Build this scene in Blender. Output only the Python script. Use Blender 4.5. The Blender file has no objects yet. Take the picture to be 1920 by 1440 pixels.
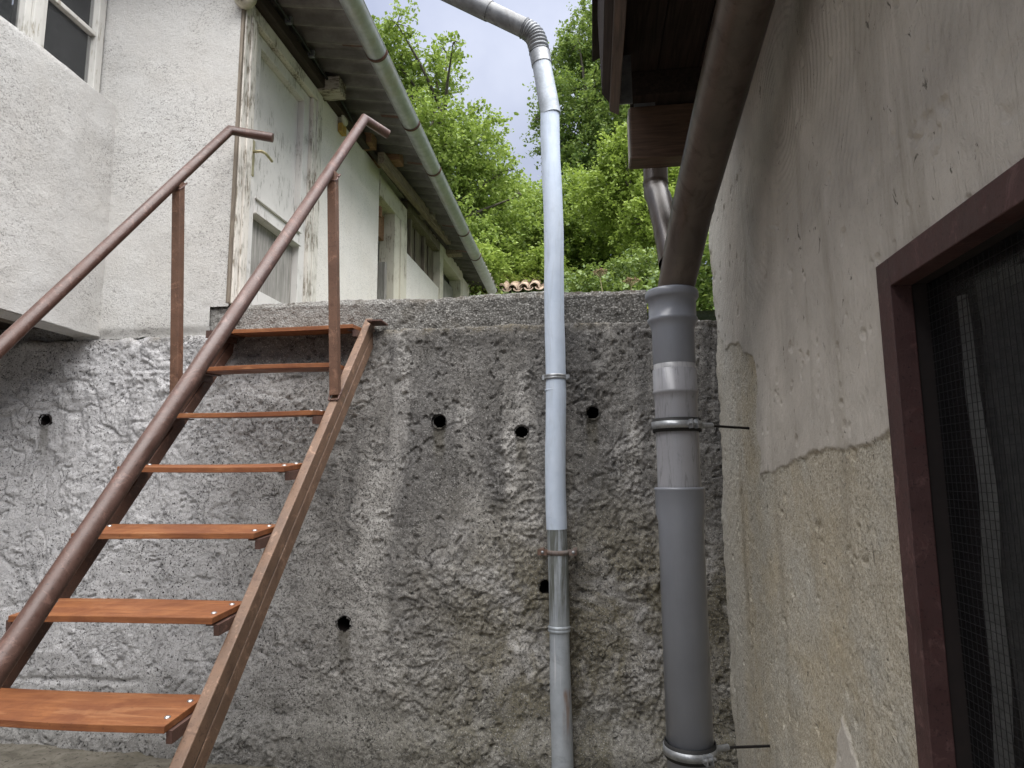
import bpy, math, random
import numpy as np
from mathutils import Vector, Matrix
R = math.radians
random.seed(7)
S = bpy.context.scene
COL = S.collection

# ------------------------------------------------------------------ camera, sky, sun, exposure
cam_d = bpy.data.cameras.new('camera'); cam = bpy.data.objects.new('camera', cam_d); COL.objects.link(cam)
_p, _s, _r = R(8.0), R(6.8), R(-.4)
_F = Vector((-math.sin(_s)*math.cos(_p), math.cos(_s)*math.cos(_p), math.sin(_p)))
_R = Vector((math.cos(_s), math.sin(_s), 0)); _U = _R.cross(_F)
_R, _U = _R*math.cos(_r)+_U*math.sin(_r), _U*math.cos(_r)-_R*math.sin(_r)
cam.matrix_world = Matrix(((_R.x, _U.x, -_F.x, 0), (_R.y, _U.y, -_F.y, 0), (_R.z, _U.z, -_F.z, 1.6), (0, 0, 0, 1)))
cam_d.sensor_width = 36; cam_d.lens = 1250/1920*36; cam_d.clip_start = .02; cam_d.clip_end = 500
S.camera = cam

SUN_EL, SUN_AZ = R(70), R(150)          # azimuth measured clockwise from +Y (towards +X)
world = bpy.data.worlds.new('World'); S.world = world; world.use_nodes = True
wt = world.node_tree; wt.nodes.clear()
def wn(t): return wt.nodes.new(t)
sky = wn('ShaderNodeTexSky'); sky.sky_type = 'NISHITA'; sky.sun_disc = False
sky.sun_elevation = SUN_EL; sky.sun_rotation = SUN_AZ; sky.altitude = 300; sky.dust_density = 2.0
tc = wn('ShaderNodeTexCoord'); sep = wn('ShaderNodeSeparateXYZ'); wt.links.new(tc.outputs['Generated'], sep.inputs[0])
n1 = wn('ShaderNodeTexNoise'); n1.inputs['Scale'].default_value = 2.6; n1.inputs['Detail'].default_value = 6; n1.inputs['Roughness'].default_value = .55
wt.links.new(tc.outputs['Generated'], n1.inputs['Vector'])
rp = wn('ShaderNodeValToRGB'); rp.color_ramp.elements[0].position = .3; rp.color_ramp.elements[1].position = .72
rp.color_ramp.elements[0].color = (.98, 1.07, 1.42, 1); rp.color_ramp.elements[1].color = (1.75, 1.83, 2.12, 1)
wt.links.new(n1.outputs['Fac'], rp.inputs[0])
# overcast sky: the zenith is brighter than the horizon (standard overcast distribution)
ma = wn('ShaderNodeMath'); ma.operation = 'MULTIPLY_ADD'; ma.use_clamp = False
mx = wn('ShaderNodeMath'); mx.operation = 'MAXIMUM'; mx.inputs[1].default_value = 0
wt.links.new(sep.outputs['Z'], mx.inputs[0]); wt.links.new(mx.outputs[0], ma.inputs[0])
ma.inputs[1].default_value = .72; ma.inputs[2].default_value = .30
sc = wn('ShaderNodeVectorMath'); sc.operation = 'SCALE'
wt.links.new(rp.outputs[0], sc.inputs[0]); wt.links.new(ma.outputs[0], sc.inputs['Scale'])
mix = wn('ShaderNodeMix'); mix.data_type = 'RGBA'; mix.inputs[0].default_value = .95
wt.links.new(sky.outputs[0], mix.inputs[6]); wt.links.new(sc.outputs[0], mix.inputs[7])
bg = wn('ShaderNodeBackground'); bg.inputs['Strength'].default_value = .1
wo = wn('ShaderNodeOutputWorld'); wt.links.new(mix.outputs[2], bg.inputs[0]); wt.links.new(bg.outputs[0], wo.inputs[0])

sun_d = bpy.data.lights.new('sun', 'SUN'); sun = bpy.data.objects.new('sun', sun_d); COL.objects.link(sun)
sun_d.energy = 1.5; sun_d.angle = R(90); sun_d.color = (1, .975, .94)
_sd = Vector((math.sin(SUN_AZ)*math.cos(SUN_EL), math.cos(SUN_AZ)*math.cos(SUN_EL), math.sin(SUN_EL)))
sun.rotation_euler = _sd.to_track_quat('Z', 'Y').to_euler(); sun.location = _sd*60
S.view_settings.view_transform = 'Standard'; S.view_settings.look = 'None'
S.view_settings.gamma = 1; S.view_settings.use_curve_mapping = False
S.view_settings.exposure = 2.72

# ------------------------------------------------------------------ noise for real relief
def vnoise(x, y, seed=0):
    xi = np.floor(x).astype(np.int64); yi = np.floor(y).astype(np.int64); fx = x-xi; fy = y-yi
    fx = fx*fx*fx*(fx*(fx*6-15)+10); fy = fy*fy*fy*(fy*(fy*6-15)+10)
    def h(a, b):
        n = (a*374761393+b*668265263+seed*1442695041) & 0xffffffff
        n = ((n ^ (n >> 13))*1274126177) & 0xffffffff
        n = (n ^ (n >> 16)) & 0xffffff
        return n/float(0xffffff)*2-1
    a, b, c, d = h(xi, yi), h(xi+1, yi), h(xi, yi+1), h(xi+1, yi+1)
    return (a*(1-fx)+b*fx)*(1-fy)+(c*(1-fx)+d*fx)*fy
def fbm(x, y, seed=0, oct=4, g=.5):
    s = 0; a = 1; t = 0
    for i in range(oct):
        s = s+a*vnoise(x*2**i+i*17.3, y*2**i-i*9.1, seed+i); t += a; a *= g
    return s/t
def sstep(a, b, x):
    t = np.clip((x-a)/(b-a), 0, 1); return t*t*(3-2*t)

# ------------------------------------------------------------------ materials
class G:
    def __init__(s, name, rough=.8, metal=0., spec=.4):
        s.m = bpy.data.materials.new(name); s.m.use_nodes = True; s.nt = s.m.node_tree; s.nt.nodes.clear()
        s.out = s.n('ShaderNodeOutputMaterial'); s.b = s.n('ShaderNodeBsdfPrincipled'); s.l(s.b.outputs[0], s.out.inputs[0])
        s.b.inputs['Roughness'].default_value = rough; s.b.inputs['Metallic'].default_value = metal
        s.b.inputs['Specular IOR Level'].default_value = spec
        s.tc = s.n('ShaderNodeNewGeometry').outputs['Position']; s.bp = None
    def n(s, t): return s.nt.nodes.new(t)
    def l(s, a, b): s.nt.links.new(a, b)
    def setin(s, sock, v):
        if hasattr(v, 'is_output'): s.l(v, sock)
        elif isinstance(v, tuple) and len(v) == 3 and sock.type == 'RGBA': sock.default_value = (*v, 1)
        else: sock.default_value = v
    def map(s, sc=(1, 1, 1), rot=(0, 0, 0), loc=(0, 0, 0)):
        m = s.n('ShaderNodeMapping'); s.l(s.tc, m.inputs[0]); m.inputs['Scale'].default_value = sc
        m.inputs['Rotation'].default_value = rot; m.inputs['Location'].default_value = loc; return m.outputs[0]
    def noise(s, scale, detail=4, rough=.55, dist=0, vec=None):
        n = s.n('ShaderNodeTexNoise'); s.l(vec or s.tc, n.inputs['Vector'])
        n.inputs['Scale'].default_value = scale; n.inputs['Detail'].default_value = detail
        n.inputs['Roughness'].default_value = rough; n.inputs['Distortion'].default_value = dist; return n.outputs['Fac']
    def vor(s, scale, feat='F1', vec=None, out='Distance', rnd=1):
        n = s.n('ShaderNodeTexVoronoi'); n.feature = feat; s.l(vec or s.tc, n.inputs['Vector'])
        n.inputs['Scale'].default_value = scale; n.inputs['Randomness'].default_value = rnd; return n.outputs[out]
    def ramp(s, fac, stops, interp='LINEAR'):
        r = s.n('ShaderNodeValToRGB'); s.l(fac, r.inputs[0]); e = r.color_ramp.elements; r.color_ramp.interpolation = interp
        while len(e) < len(stops): e.new(.5)
        for q, (p, c) in zip(e, stops):
            q.position = p; q.color = (c, c, c, 1) if isinstance(c, (int, float)) else (*c, 1)
        return r.outputs[0]
    def mix(s, fac, a, b, mode='MIX'):
        m = s.n('ShaderNodeMix'); m.data_type = 'RGBA'; m.blend_type = mode
        s.setin(m.inputs[0], fac); s.setin(m.inputs[6], a); s.setin(m.inputs[7], b); return m.outputs[2]
    def math(s, op, a, b=0., c=0., clamp=False):
        m = s.n('ShaderNodeMath'); m.operation = op; m.use_clamp = clamp
        for i, v in enumerate((a, b, c)): s.setin(m.inputs[i], v)
        return m.outputs[0]
    def xyz(s, vec=None):
        x = s.n('ShaderNodeSeparateXYZ'); s.l(vec or s.tc, x.inputs[0]); return x.outputs
    def step(s, a, b, v):
        m = s.n('ShaderNodeMapRange'); m.interpolation_type = 'SMOOTHSTEP'; s.setin(m.inputs[0], v)
        m.inputs[1].default_value = a; m.inputs[2].default_value = b; return m.outputs[0]
    def bump(s, h, d, strength=1):
        b = s.n('ShaderNodeBump'); b.inputs['Distance'].default_value = d; b.inputs['Strength'].default_value = strength
        s.l(h, b.inputs['Height'])
        if s.bp: s.l(s.bp, b.inputs['Normal'])
        s.bp = b.outputs[0]; s.l(s.bp, s.b.inputs['Normal']); return s
    def col(s, c): s.setin(s.b.inputs['Base Color'], c); return s
    def rough(s, c): s.setin(s.b.inputs['Roughness'], c); return s

HOLES = [(-3.06, 1.938, .03), (-.793, 1.894, .033), (-.36, 1.834, .031), (.006, 1.926, .03), (-1.277, .866, .035), (-.245, 1.06, .032)]
def m_retaining():
    g = G('rough_cement_render', .95, 0, .2); x, y, z = g.xyz()
    big = g.noise(1.6, 5, .6, .4); mid = g.noise(9, 6, .65, .3); fine = g.noise(70, 4, .7)
    c = g.ramp(mid, [(.28, (.29, .28, .26)), (.5, (.44, .425, .40)), (.72, (.58, .565, .535))])
    lav = g.math('MULTIPLY', g.step(-1.2, -2.2, x), .75)
    c = g.mix(lav, c, g.ramp(mid, [(.3, (.56, .555, .57)), (.7, (.72, .715, .73))]))
    # soot-dark runs below the kerb
    run = g.noise(1, 5, .6, .5, g.map((5.5, 1, .9)))
    dm = g.math('MULTIPLY', g.step(-1.75, -1.0, x), g.step(.55, 1.6, g.math('ADD', z, g.math('MULTIPLY', g.math('SUBTRACT', big, .5), 1.4))))
    dk = g.math('MULTIPLY', dm, g.ramp(run, [(.40, .0), (.58, .9)]))
    c = g.mix(dk, c, g.mix(g.ramp(fine, [(.35, 0), (.65, 1)]), (.075, .072, .07), (.19, .185, .18)))
    bl = g.noise(1.15, 5, .62, .5, g.map((1.4, 1, .8), (0, 0, 0), (3.1, 0, 1.7))); bm = g.math('MULTIPLY', g.math('MULTIPLY', g.step(-1.6, -.9, x), g.step(.45, 1.0, z)), g.ramp(bl, [(.46, 0), (.60, .8)]))
    c = g.mix(bm, c, g.mix(g.ramp(fine, [(.35, 0), (.65, 1)]), (.07, .065, .058), (.21, .20, .185)))
    # brown-green growth low on the right
    mo = g.noise(3.2, 7, .72, .6)
    mm = g.math('MULTIPLY', g.step(-1.5, -.5, g.math('SUBTRACT', x, g.math('MULTIPLY', z, .25))), g.step(1.85, 1.0, z))
    mm = g.math('MULTIPLY', mm, g.ramp(mo, [(.40, 0), (.55, .9)]))
    c = g.mix(mm, c, g.ramp(fine, [(.3, (.07, .06, .035)), (.5, (.165, .145, .095)), (.75, (.32, .295, .22))]))
    lo = g.math('MULTIPLY', g.step(.75, .3, g.math('ADD', z, g.math('MULTIPLY', g.math('SUBTRACT', mo, .5), .6))), .5)
    c = g.mix(lo, c, (.12, .115, .085))
    # moss on the lip
    tp = g.math('MULTIPLY', g.step(2.33, 2.41, z), g.ramp(mo, [(.42, 0), (.6, .8)]))
    c = g.mix(tp, c, (.12, .095, .05))
    # dirt and shadow under the top tread, painted into the wall colour
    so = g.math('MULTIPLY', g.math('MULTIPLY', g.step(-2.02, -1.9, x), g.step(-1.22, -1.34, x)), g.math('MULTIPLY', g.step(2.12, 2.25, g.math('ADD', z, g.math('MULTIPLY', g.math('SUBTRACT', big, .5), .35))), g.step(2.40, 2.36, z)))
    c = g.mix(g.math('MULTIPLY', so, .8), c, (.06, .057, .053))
    # pits and dirt specks
    leftc = g.math('SUBTRACT', 1., g.math('MULTIPLY', lav, .75))
    sp = g.noise(34, 5, .75, 1.1); sp2 = g.noise(120, 3, .7, .5); sp3 = g.noise(75, 4, .72, 1.4)
    c = g.mix(g.math('MULTIPLY', g.ramp(sp, [(.56, 0), (.64, .85)]), leftc), c, (.085, .08, .075))
    c = g.mix(g.math('MULTIPLY', g.ramp(sp2, [(.50, 0), (.62, .8)]), leftc), c, (.12, .115, .108))
    c = g.mix(g.ramp(sp3, [(.585, 0), (.63, .95)]), c, (.055, .052, .05))
    c = g.mix(g.ramp(g.noise(150, 2, .6), [(.60, 0), (.72, .6)]), c, (.62, .61, .58))
    cr = g.noise(5.5, 5, .6, .9); crk = g.ramp(g.math('ABSOLUTE', g.math('SUBTRACT', cr, .5)), [(.0, .8), (.010, 0)])
    c = g.mix(g.math('MULTIPLY', crk, g.ramp(g.noise(3, 3), [(.45, 0), (.6, 1)])), c, (.06, .057, .053)); g.bump(crk, -.004)
    dv = g.n('ShaderNodeVectorMath'); dv.operation = 'MULTIPLY_ADD'; nz = g.n('ShaderNodeTexNoise'); nz.inputs['Scale'].default_value = 30; g.l(g.tc, nz.inputs['Vector'])
    g.l(nz.outputs['Color'], dv.inputs[0]); dv.inputs[1].default_value = (.022, .022, .022); g.l(g.tc, dv.inputs[2])
    for scv, th, ms in ((38, .20, 2.3), (80, .24, 5.1)):
        pv = g.vor(scv, vec=dv.outputs[0]); pm = g.math('MULTIPLY', g.ramp(pv, [(th-.07, .92), (th, 0)]), g.ramp(g.noise(ms, 4, .65), [(.42, .1), (.58, 1)])); c = g.mix(pm, c, (.05, .047, .044)); g.bump(pm, -.006)
    for hx, hz, hr in HOLES:
        sx = g.math('ABSOLUTE', g.math('ADD', g.math('SUBTRACT', x, hx), g.math('MULTIPLY', g.math('SUBTRACT', mid, .5), .05)))
        mk = g.math('MULTIPLY', g.step(hr*1.25, hr*.5, sx), g.math('MULTIPLY', g.step(hz-.30, hz-.04, z), g.step(hz, hz-.02, z)))
        c = g.mix(g.math('MULTIPLY', mk, .55), c, (.10, .09, .065))
    wsp = g.vor(55); c = g.mix(g.ramp(wsp, [(.07, .65), (.13, 0)]), c, (.52, .5, .45))
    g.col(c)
    g.bump(g.noise(85, 6, .75, .5), .0045); g.bump(sp, -.003); g.bump(sp2, -.003)
    return g.m
def m_kerb():
    g = G('exposed_aggregate_concrete', .95, 0, .2)
    v = g.vor(100, out='Color'); sepc = g.n('ShaderNodeSeparateColor'); g.l(v, sepc.inputs[0])
    d = g.vor(100); big = g.noise(3, 5, .65, .3)
    c = g.ramp(sepc.outputs[0], [(.0, (.14, .135, .125)), (.5, (.235, .23, .215)), (.9, (.34, .33, .31)), (1, (.46, .45, .42))])
    c = g.mix(g.ramp(d, [(.35, 0), (.66, .8)]), c, (.085, .08, .073))
    x, y, z = g.xyz()
    lightl = g.math('MULTIPLY', g.step(-.7, -1.7, x), .7)
    c = g.mix(lightl, c, g.ramp(g.noise(60, 4, .7), [(.36, (.20, .195, .18)), (.5, (.36, .35, .33)), (.7, (.50, .49, .46))]))
    c = g.mix(g.ramp(big, [(.5, 0), (.7, .55)]), c, (.085, .065, .04))
    c = g.mix(g.math('MULTIPLY', g.ramp(g.noise(14, 5, .7), [(.5, 0), (.62, .7)]), g.step(2.53, 2.575, z)), c, (.06, .042, .025))
    g.col(c); g.bump(d, -.006); g.bump(g.noise(50, 6, .75), .012); sp = g.noise(60, 4, .7, .8); c = g.mix(g.ramp(sp, [(.56, 0), (.64, .8)]), c, (.06, .057, .05)); g.col(c)
    return g.m
def m_stucco(name='white_lime_render', base=(.60, .595, .575), fleck=1., bump=.006):
    g = G(name, .92, 0, .2); x, y, z = g.xyz()
    big = g.noise(2.2, 5, .6, .3)
    c = g.mix(g.ramp(big, [(.35, 0), (.7, .55)]), base, tuple(a*b for a, b in zip(base, (.86, .83, .79))))
    fl = g.noise(62, 5, .72, 1.3, g.map((1, 1, 1.6), (.3, .2, .1)))
    area = g.ramp(g.noise(1.9, 5, .65), [(.40, .12), (.58, .9)])
    c = g.mix(g.math('MULTIPLY', g.ramp(fl, [(.535, 0), (.585, .9*fleck)]), area), c, (.19, .18, .17))
    c = g.mix(g.ramp(g.noise(1, 4, .6, .3, g.map((6, 6, .5))), [(.55, 0), (.8, .3)]), c, tuple(a*.7 for a in base))
    g.col(c); g.bump(g.noise(55, 6, .75, .4), bump); g.bump(fl, -bump*.6); g.bump(g.noise(3, 3), .01)
    return g.m
def m_plaster():
    g = G('patched_cement_plaster', .95, 0, .15); x, y, z = g.xyz()
    at = g.n('ShaderNodeAttribute'); at.attribute_name = 'coat'; lo = g.math('SUBTRACT', 1., at.outputs['Fac'])
    fine = g.noise(140, 4, .75); mid = g.noise(11, 5, .6)
    grey = g.ramp(g.noise(3.5, 5, .6, .6), [(.3, (.38, .35, .31)), (.55, (.475, .44, .39)), (.75, (.55, .51, .455))])
    sand = g.ramp(fine, [(.30, (.17, .155, .115)), (.45, (.41, .365, .285)), (.6, (.53, .485, .395)), (.75, (.67, .625, .54))])
    sand = g.mix(g.ramp(g.noise(4, 5, .65), [(.42, 0), (.66, .6)]), sand, g.ramp(fine, [(.3, (.26, .25, .22)), (.7, (.58, .565, .51))]))
    sand = g.mix(g.math('MULTIPLY', g.ramp(g.noise(2.3, 5, .65), [(.5, 0), (.68, .5)]), 1.), sand, (.42, .34, .21))
    c = g.mix(lo, grey, sand)
    far = g.math('MULTIPLY', g.step(2.8, 3.2, y), .6); c = g.mix(far, c, g.ramp(fine, [(.3, (.30, .29, .265)), (.7, (.56, .55, .51))]))
    st = g.noise(1, 5, .6, .4, g.map((1, 7, .8)))
    c = g.mix(g.ramp(st, [(.55, 0), (.75, .5)]), c, (.19, .165, .12))
    pit = g.noise(30, 4, .7, .7, g.map((1, 1, .55))); c = g.mix(g.ramp(pit, [(.655, 0), (.69, .85)]), c, (.08, .075, .06))
    c = g.mix(g.math('MULTIPLY', g.ramp(g.noise(85, 3, .7, .6), [(.58, 0), (.66, .6)]), g.math('ADD', .25, g.math('MULTIPLY', lo, .75))), c, (.15, .14, .115))
    c = g.mix(g.ramp(g.math('ABSOLUTE', g.math('SUBTRACT', g.noise(2.1, 5, .6, .7), .5)), [(.0, .5), (.003, 0)]), c, (.15, .14, .12)) if False else c
    g.col(c)
    g.bump(g.math('MULTIPLY', fine, g.math('ADD', g.math('MULTIPLY', lo, 1.), .55)), .0035)
    g.bump(mid, .003); g.bump(pit, -.005)
    w = g.n('ShaderNodeTexWave'); w.wave_type = 'RINGS'; w.rings_direction = 'X'
    g.l(g.map((1, 1, 1), (0, 0, 0), (0, -2.1, -2.75)), w.inputs['Vector']); w.inputs['Scale'].default_value = 11; w.inputs['Distortion'].default_value = 3; w.inputs['Detail'].default_value = 3
    wm = g.math('MULTIPLY', w.outputs['Fac'], g.math('MULTIPLY', g.step(.40, .58, g.noise(2.7, 2)), g.step(2.15, 2.4, z)))
    g.bump(wm, .003)
    vg = g.noise(1, 3, .6, .6, g.map((1, 34, 2.4))); g.bump(g.math('MULTIPLY', vg, g.step(2.4, 1.2, y)), .006)
    return g.m
def m_peel(name, paint, wood, amount=.5, axis=(14, 14, 1.6), rough=.75):
    g = G(name, rough, 0, .3)
    gr = g.noise(6, 6, .7, .3, g.map(axis)); big = g.noise(5, 5, .65, .5)
    m = g.ramp(g.math('ADD', g.math('MULTIPLY', gr, .6), g.math('MULTIPLY', big, .4)), [(.62-.22*amount, 0), (.69-.22*amount, 1)])
    w = g.ramp(gr, [(.35, tuple(a*.55 for a in wood)), (.7, wood)])
    p = g.mix(g.ramp(big, [(.4, 0), (.75, .5)]), paint, tuple(a*.8 for a in paint))
    g.col(g.mix(m, p, w)); g.bump(g.math('MULTIPLY', m, -1.), .002); g.bump(gr, .0015)
    return g.m
def m_wood(name, c1, c2, axis=(1.2, 26, 26), rough=.6, bump=.0012, spec=.35, detail=6):
    g = G(name, rough, 0, spec)
    gr = g.noise(3, detail, .65, .8, g.map(axis)); big = g.noise(4, 4, .6)
    c = g.ramp(gr, [(.3, c1), (.68, c2)])
    c = g.mix(g.ramp(big, [(.4, 0), (.8, .4)]), c, tuple(a*.55 for a in c1))
    g.col(c); g.bump(gr, bump); g.bump(g.noise(120, 3), bump*.3)
    return g.m
def m_metal(name, c1, c2, metal=.5, rough=.5, scale=30, stain=None, bump=.0006, spec=.5, streak=False):
    g = G(name, rough, metal, spec)
    n = g.noise(scale, 5, .65, .4); big = g.noise(5, 5, .6, .5)
    c = g.ramp(n, [(.35, c1), (.65, c2)])
    if stain:
        v = g.map((7, 7, .8)) if streak else None
        s = g.noise(4 if not streak else 2.5, 6, .7, .5, v); c = g.mix(g.ramp(s, [(.5, 0), (.68, .8)]), c, stain)
    g.col(c); g.rough(g.math('ADD', g.math('MULTIPLY', big, .3), rough-.15)); g.bump(n, bump)
    return g.m
def m_corr():
    g = G('weathered_fibre_cement', .95, 0, .15)
    a = g.noise(4, 6, .7, .5, g.map((.8, 4, 1))); b = g.noise(18, 5, .7)
    c = g.ramp(a, [(.3, (.10, .092, .085)), (.52, (.22, .205, .19)), (.75, (.36, .345, .325))])
    c = g.mix(g.ramp(b, [(.45, 0), (.7, .6)]), c, (.14, .13, .12))
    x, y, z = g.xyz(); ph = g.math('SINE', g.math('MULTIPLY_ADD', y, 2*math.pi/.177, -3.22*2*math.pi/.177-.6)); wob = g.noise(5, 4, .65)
    c = g.mix(g.math('MULTIPLY', g.step(.0, .75, ph), g.ramp(wob, [(.3, .35), (.65, .85)])), c, (.085, .078, .07))  # rib shading painted in as dark bands along the corrugations
    g.col(c); g.bump(b, .004); return g.m
def m_leaf(name, cols, tr=.35):
    g = G(name, .5, 0, .35)
    geo = g.n('ShaderNodeNewGeometry'); c = g.ramp(geo.outputs['Random Per Island'], [(i/(len(cols)-1), q) for i, q in enumerate(cols)])
    g.col(c); t = g.n('ShaderNodeBsdfTranslucent'); tcol = g.mix(.5, c, (.26, .34, .05)); g.l(tcol, t.inputs[0])
    mx = g.n('ShaderNodeMixShader'); mx.inputs[0].default_value = tr; g.l(g.b.outputs[0], mx.inputs[1]); g.l(t.outputs[0], mx.inputs[2]); g.l(mx.outputs[0], g.out.inputs[0])
    return g.m
def m_plain(name, c, rough=.6, metal=0, spec=.4, scale=25, var=.25, bump=.0005):
    g = G(name, rough, metal, spec); n = g.noise(scale, 5, .65)
    g.col(g.ramp(n, [(.3, tuple(a*(1-var) for a in c)), (.7, tuple(min(1, a*(1+var)) for a in c))])); g.bump(n, bump); return g.m
def m_glass(name, tint=(.055, .058, .06), rough=.08, alpha=.35):
    g = G(name, rough, 0, .5); n = g.noise(45, 4, .7)
    g.col(g.ramp(n, [(.45, tint), (.8, tuple(a*2.2 for a in tint))])); g.rough(g.ramp(g.noise(7, 4), [(.3, rough), (.7, rough+.2)]))
    tr = g.n('ShaderNodeBsdfTransparent'); mx = g.n('ShaderNodeMixShader'); mx.inputs[0].default_value = alpha
    g.l(tr.outputs[0], mx.inputs[1]); g.l(g.b.outputs[0], mx.inputs[2]); g.l(mx.outputs[0], g.out.inputs[0]); return g.m
def m_tread():
    g = G('orange_varnished_hardwood', .5, 0, .3)
    gr = g.noise(3, 6, .65, .8, g.map((1.3, 16, 26))); big = g.noise(5, 5, .65, .6)
    c = g.ramp(gr, [(.3, (.15, .052, .02)), (.68, (.29, .118, .046))])
    c = g.mix(g.ramp(big, [(.40, 0), (.66, .65)]), c, (.115, .036, .016))
    c = g.mix(g.ramp(g.noise(2.1, 6, .7, .9, g.map((1.2, 9, 9))), [(.56, 0), (.66, .45)]), c, (.36, .18, .085))
    sc = g.noise(1, 4, .7, 1.5, g.map((9, 60, 60), (0, 0, .5))); c = g.mix(g.ramp(sc, [(.66, 0), (.70, .6)]), c, (.06, .022, .012))
    c = g.mix(g.ramp(g.noise(70, 3, .7), [(.64, 0), (.7, .6)]), c, (.09, .035, .018))
    g.col(c); g.rough(g.ramp(big, [(.3, .42), (.7, .7)])); g.bump(gr, .0008); return g.m
def m_steel_paint(name, c, chip, rough=.45):
    g = G(name, rough, 0, .45); n = g.noise(60, 5, .7, .3); big = g.noise(8, 5, .65, .4)
    cc = g.ramp(big, [(.3, tuple(a*.75 for a in c)), (.7, tuple(a*1.2 for a in c))])
    cc = g.mix(g.ramp(g.noise(26, 6, .78, .6), [(.54, 0), (.66, .85)]), cc, chip)
    cc = g.mix(g.ramp(g.noise(17, 6, .75, .9), [(.55, 0), (.64, .6)]), cc, tuple(min(1, a*2.1+.015) for a in c))
    cc = g.mix(g.ramp(g.noise(140, 3, .7), [(.60, 0), (.67, .75)]), cc, tuple(a*.3 for a in c))
    g.col(cc); g.rough(g.ramp(big, [(.3, rough-.1), (.7, rough+.2)])); g.bump(n, .0012); return g.m
def m_downpipe():
    g = G('pale_blue_zinc_paint', .55, 0.1, .4); x, y, z = g.xyz()
    n = g.noise(9, 6, .65, .3); st = g.noise(2.4, 6, .7, .4, g.map((9, 9, 1.2)))
    c = g.ramp(n, [(.3, (.44, .51, .61)), (.7, (.52, .585, .68))])
    c = g.mix(g.ramp(st, [(.53, 0), (.70, .55)]), c, (.33, .37, .41))
    c = g.mix(g.ramp(g.noise(55, 4, .7), [(.68, 0), (.76, .6)]), c, (.16, .16, .15))
    g.col(c); g.bump(n, .003); return g.m
def m_oldzinc():
    g = G('weathered_zinc', .5, .35, .4); x, y, z = g.xyz()
    n = g.noise(10, 6, .65, .3); st = g.noise(2.0, 6, .7, .3, g.map((14, 14, 1.1)))
    c = g.ramp(n, [(.3, (.32, .35, .385)), (.7, (.44, .475, .51))])
    dirt = g.math('MULTIPLY', g.ramp(st, [(.40, 0), (.56, .9)]), g.step(.80, 1.05, z)); c = g.mix(dirt, c, (.10, .105, .085)); c = g.mix(g.ramp(g.noise(6, 6, .7, .5), [(.52, 0), (.66, .6)]), c, (.19, .20, .205))
    wh = g.math('MULTIPLY', g.ramp(g.noise(2.0, 3, .6, .2, g.map((26, 26, .6))), [(.60, 0), (.66, .75)]), g.math('MULTIPLY', g.step(.60, .66, z), g.step(.88, .84, z)))
    c = g.mix(wh, c, (.62, .63, .65))
    rs = g.math('MULTIPLY', g.math('MULTIPLY', g.step(-.172, -.148, x), g.step(-.118, -.135, x)), g.math('MULTIPLY', g.step(.30, .60, z), g.math('MULTIPLY', g.step(.64, .60, z), g.ramp(g.noise(2, 4, .7, .3, g.map((40, 40, 3))), [(.35, 0), (.6, 1)]))))
    c = g.mix(g.math('MULTIPLY', rs, .75), c, (.22, .10, .035))
    g.col(c); g.bump(n, .003); return g.m
def m_pvc(name, c, scratch):
    g = G(name, .30, 0, .5); n = g.noise(4, 4, .6); sc = g.noise(3, 5, .7, 1.2, g.map((20, 20, 2.2)))
    cc = g.ramp(n, [(.3, tuple(a*.92 for a in c)), (.7, tuple(a*1.08 for a in c))])
    cc = g.mix(g.ramp(sc, [(.53, 0), (.62, scratch)]), cc, tuple(a*.45 for a in c))
    cc = g.mix(g.ramp(g.noise(1.2, 4, .6), [(.5, 0), (.8, scratch*.5)]), cc, tuple(a*1.5 for a in c))
    g.col(cc); g.bump(n, .0008); return g.m
def m_ground():
    g = G('worn_concrete_floor', .95, 0, .2); n = g.noise(7, 6, .7, .4); b = g.noise(60, 4, .7)
    c = g.ramp(n, [(.3, (.11, .10, .08)), (.7, (.26, .24, .20))]); c = g.mix(g.ramp(g.noise(2.5, 5, .7), [(.5, 0), (.7, .6)]), c, (.10, .088, .06))
    c = g.mix(g.ramp(g.noise(33, 5, .75, .6), [(.55, 0), (.63, .8)]), c, (.05, .045, .035)); g.col(c); g.bump(n, .01); g.bump(b, .003); return g.m
def m_hill():
    g = G('leafy_slope', .95, 0, .2); n = g.noise(1.4, 6, .7); b = g.noise(9, 5, .7)
    c = g.ramp(n, [(.3, (.05, .07, .02)), (.6, (.09, .12, .04)), (.8, (.13, .12, .06))]); g.col(c); g.bump(b, .15); return g.m

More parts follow.
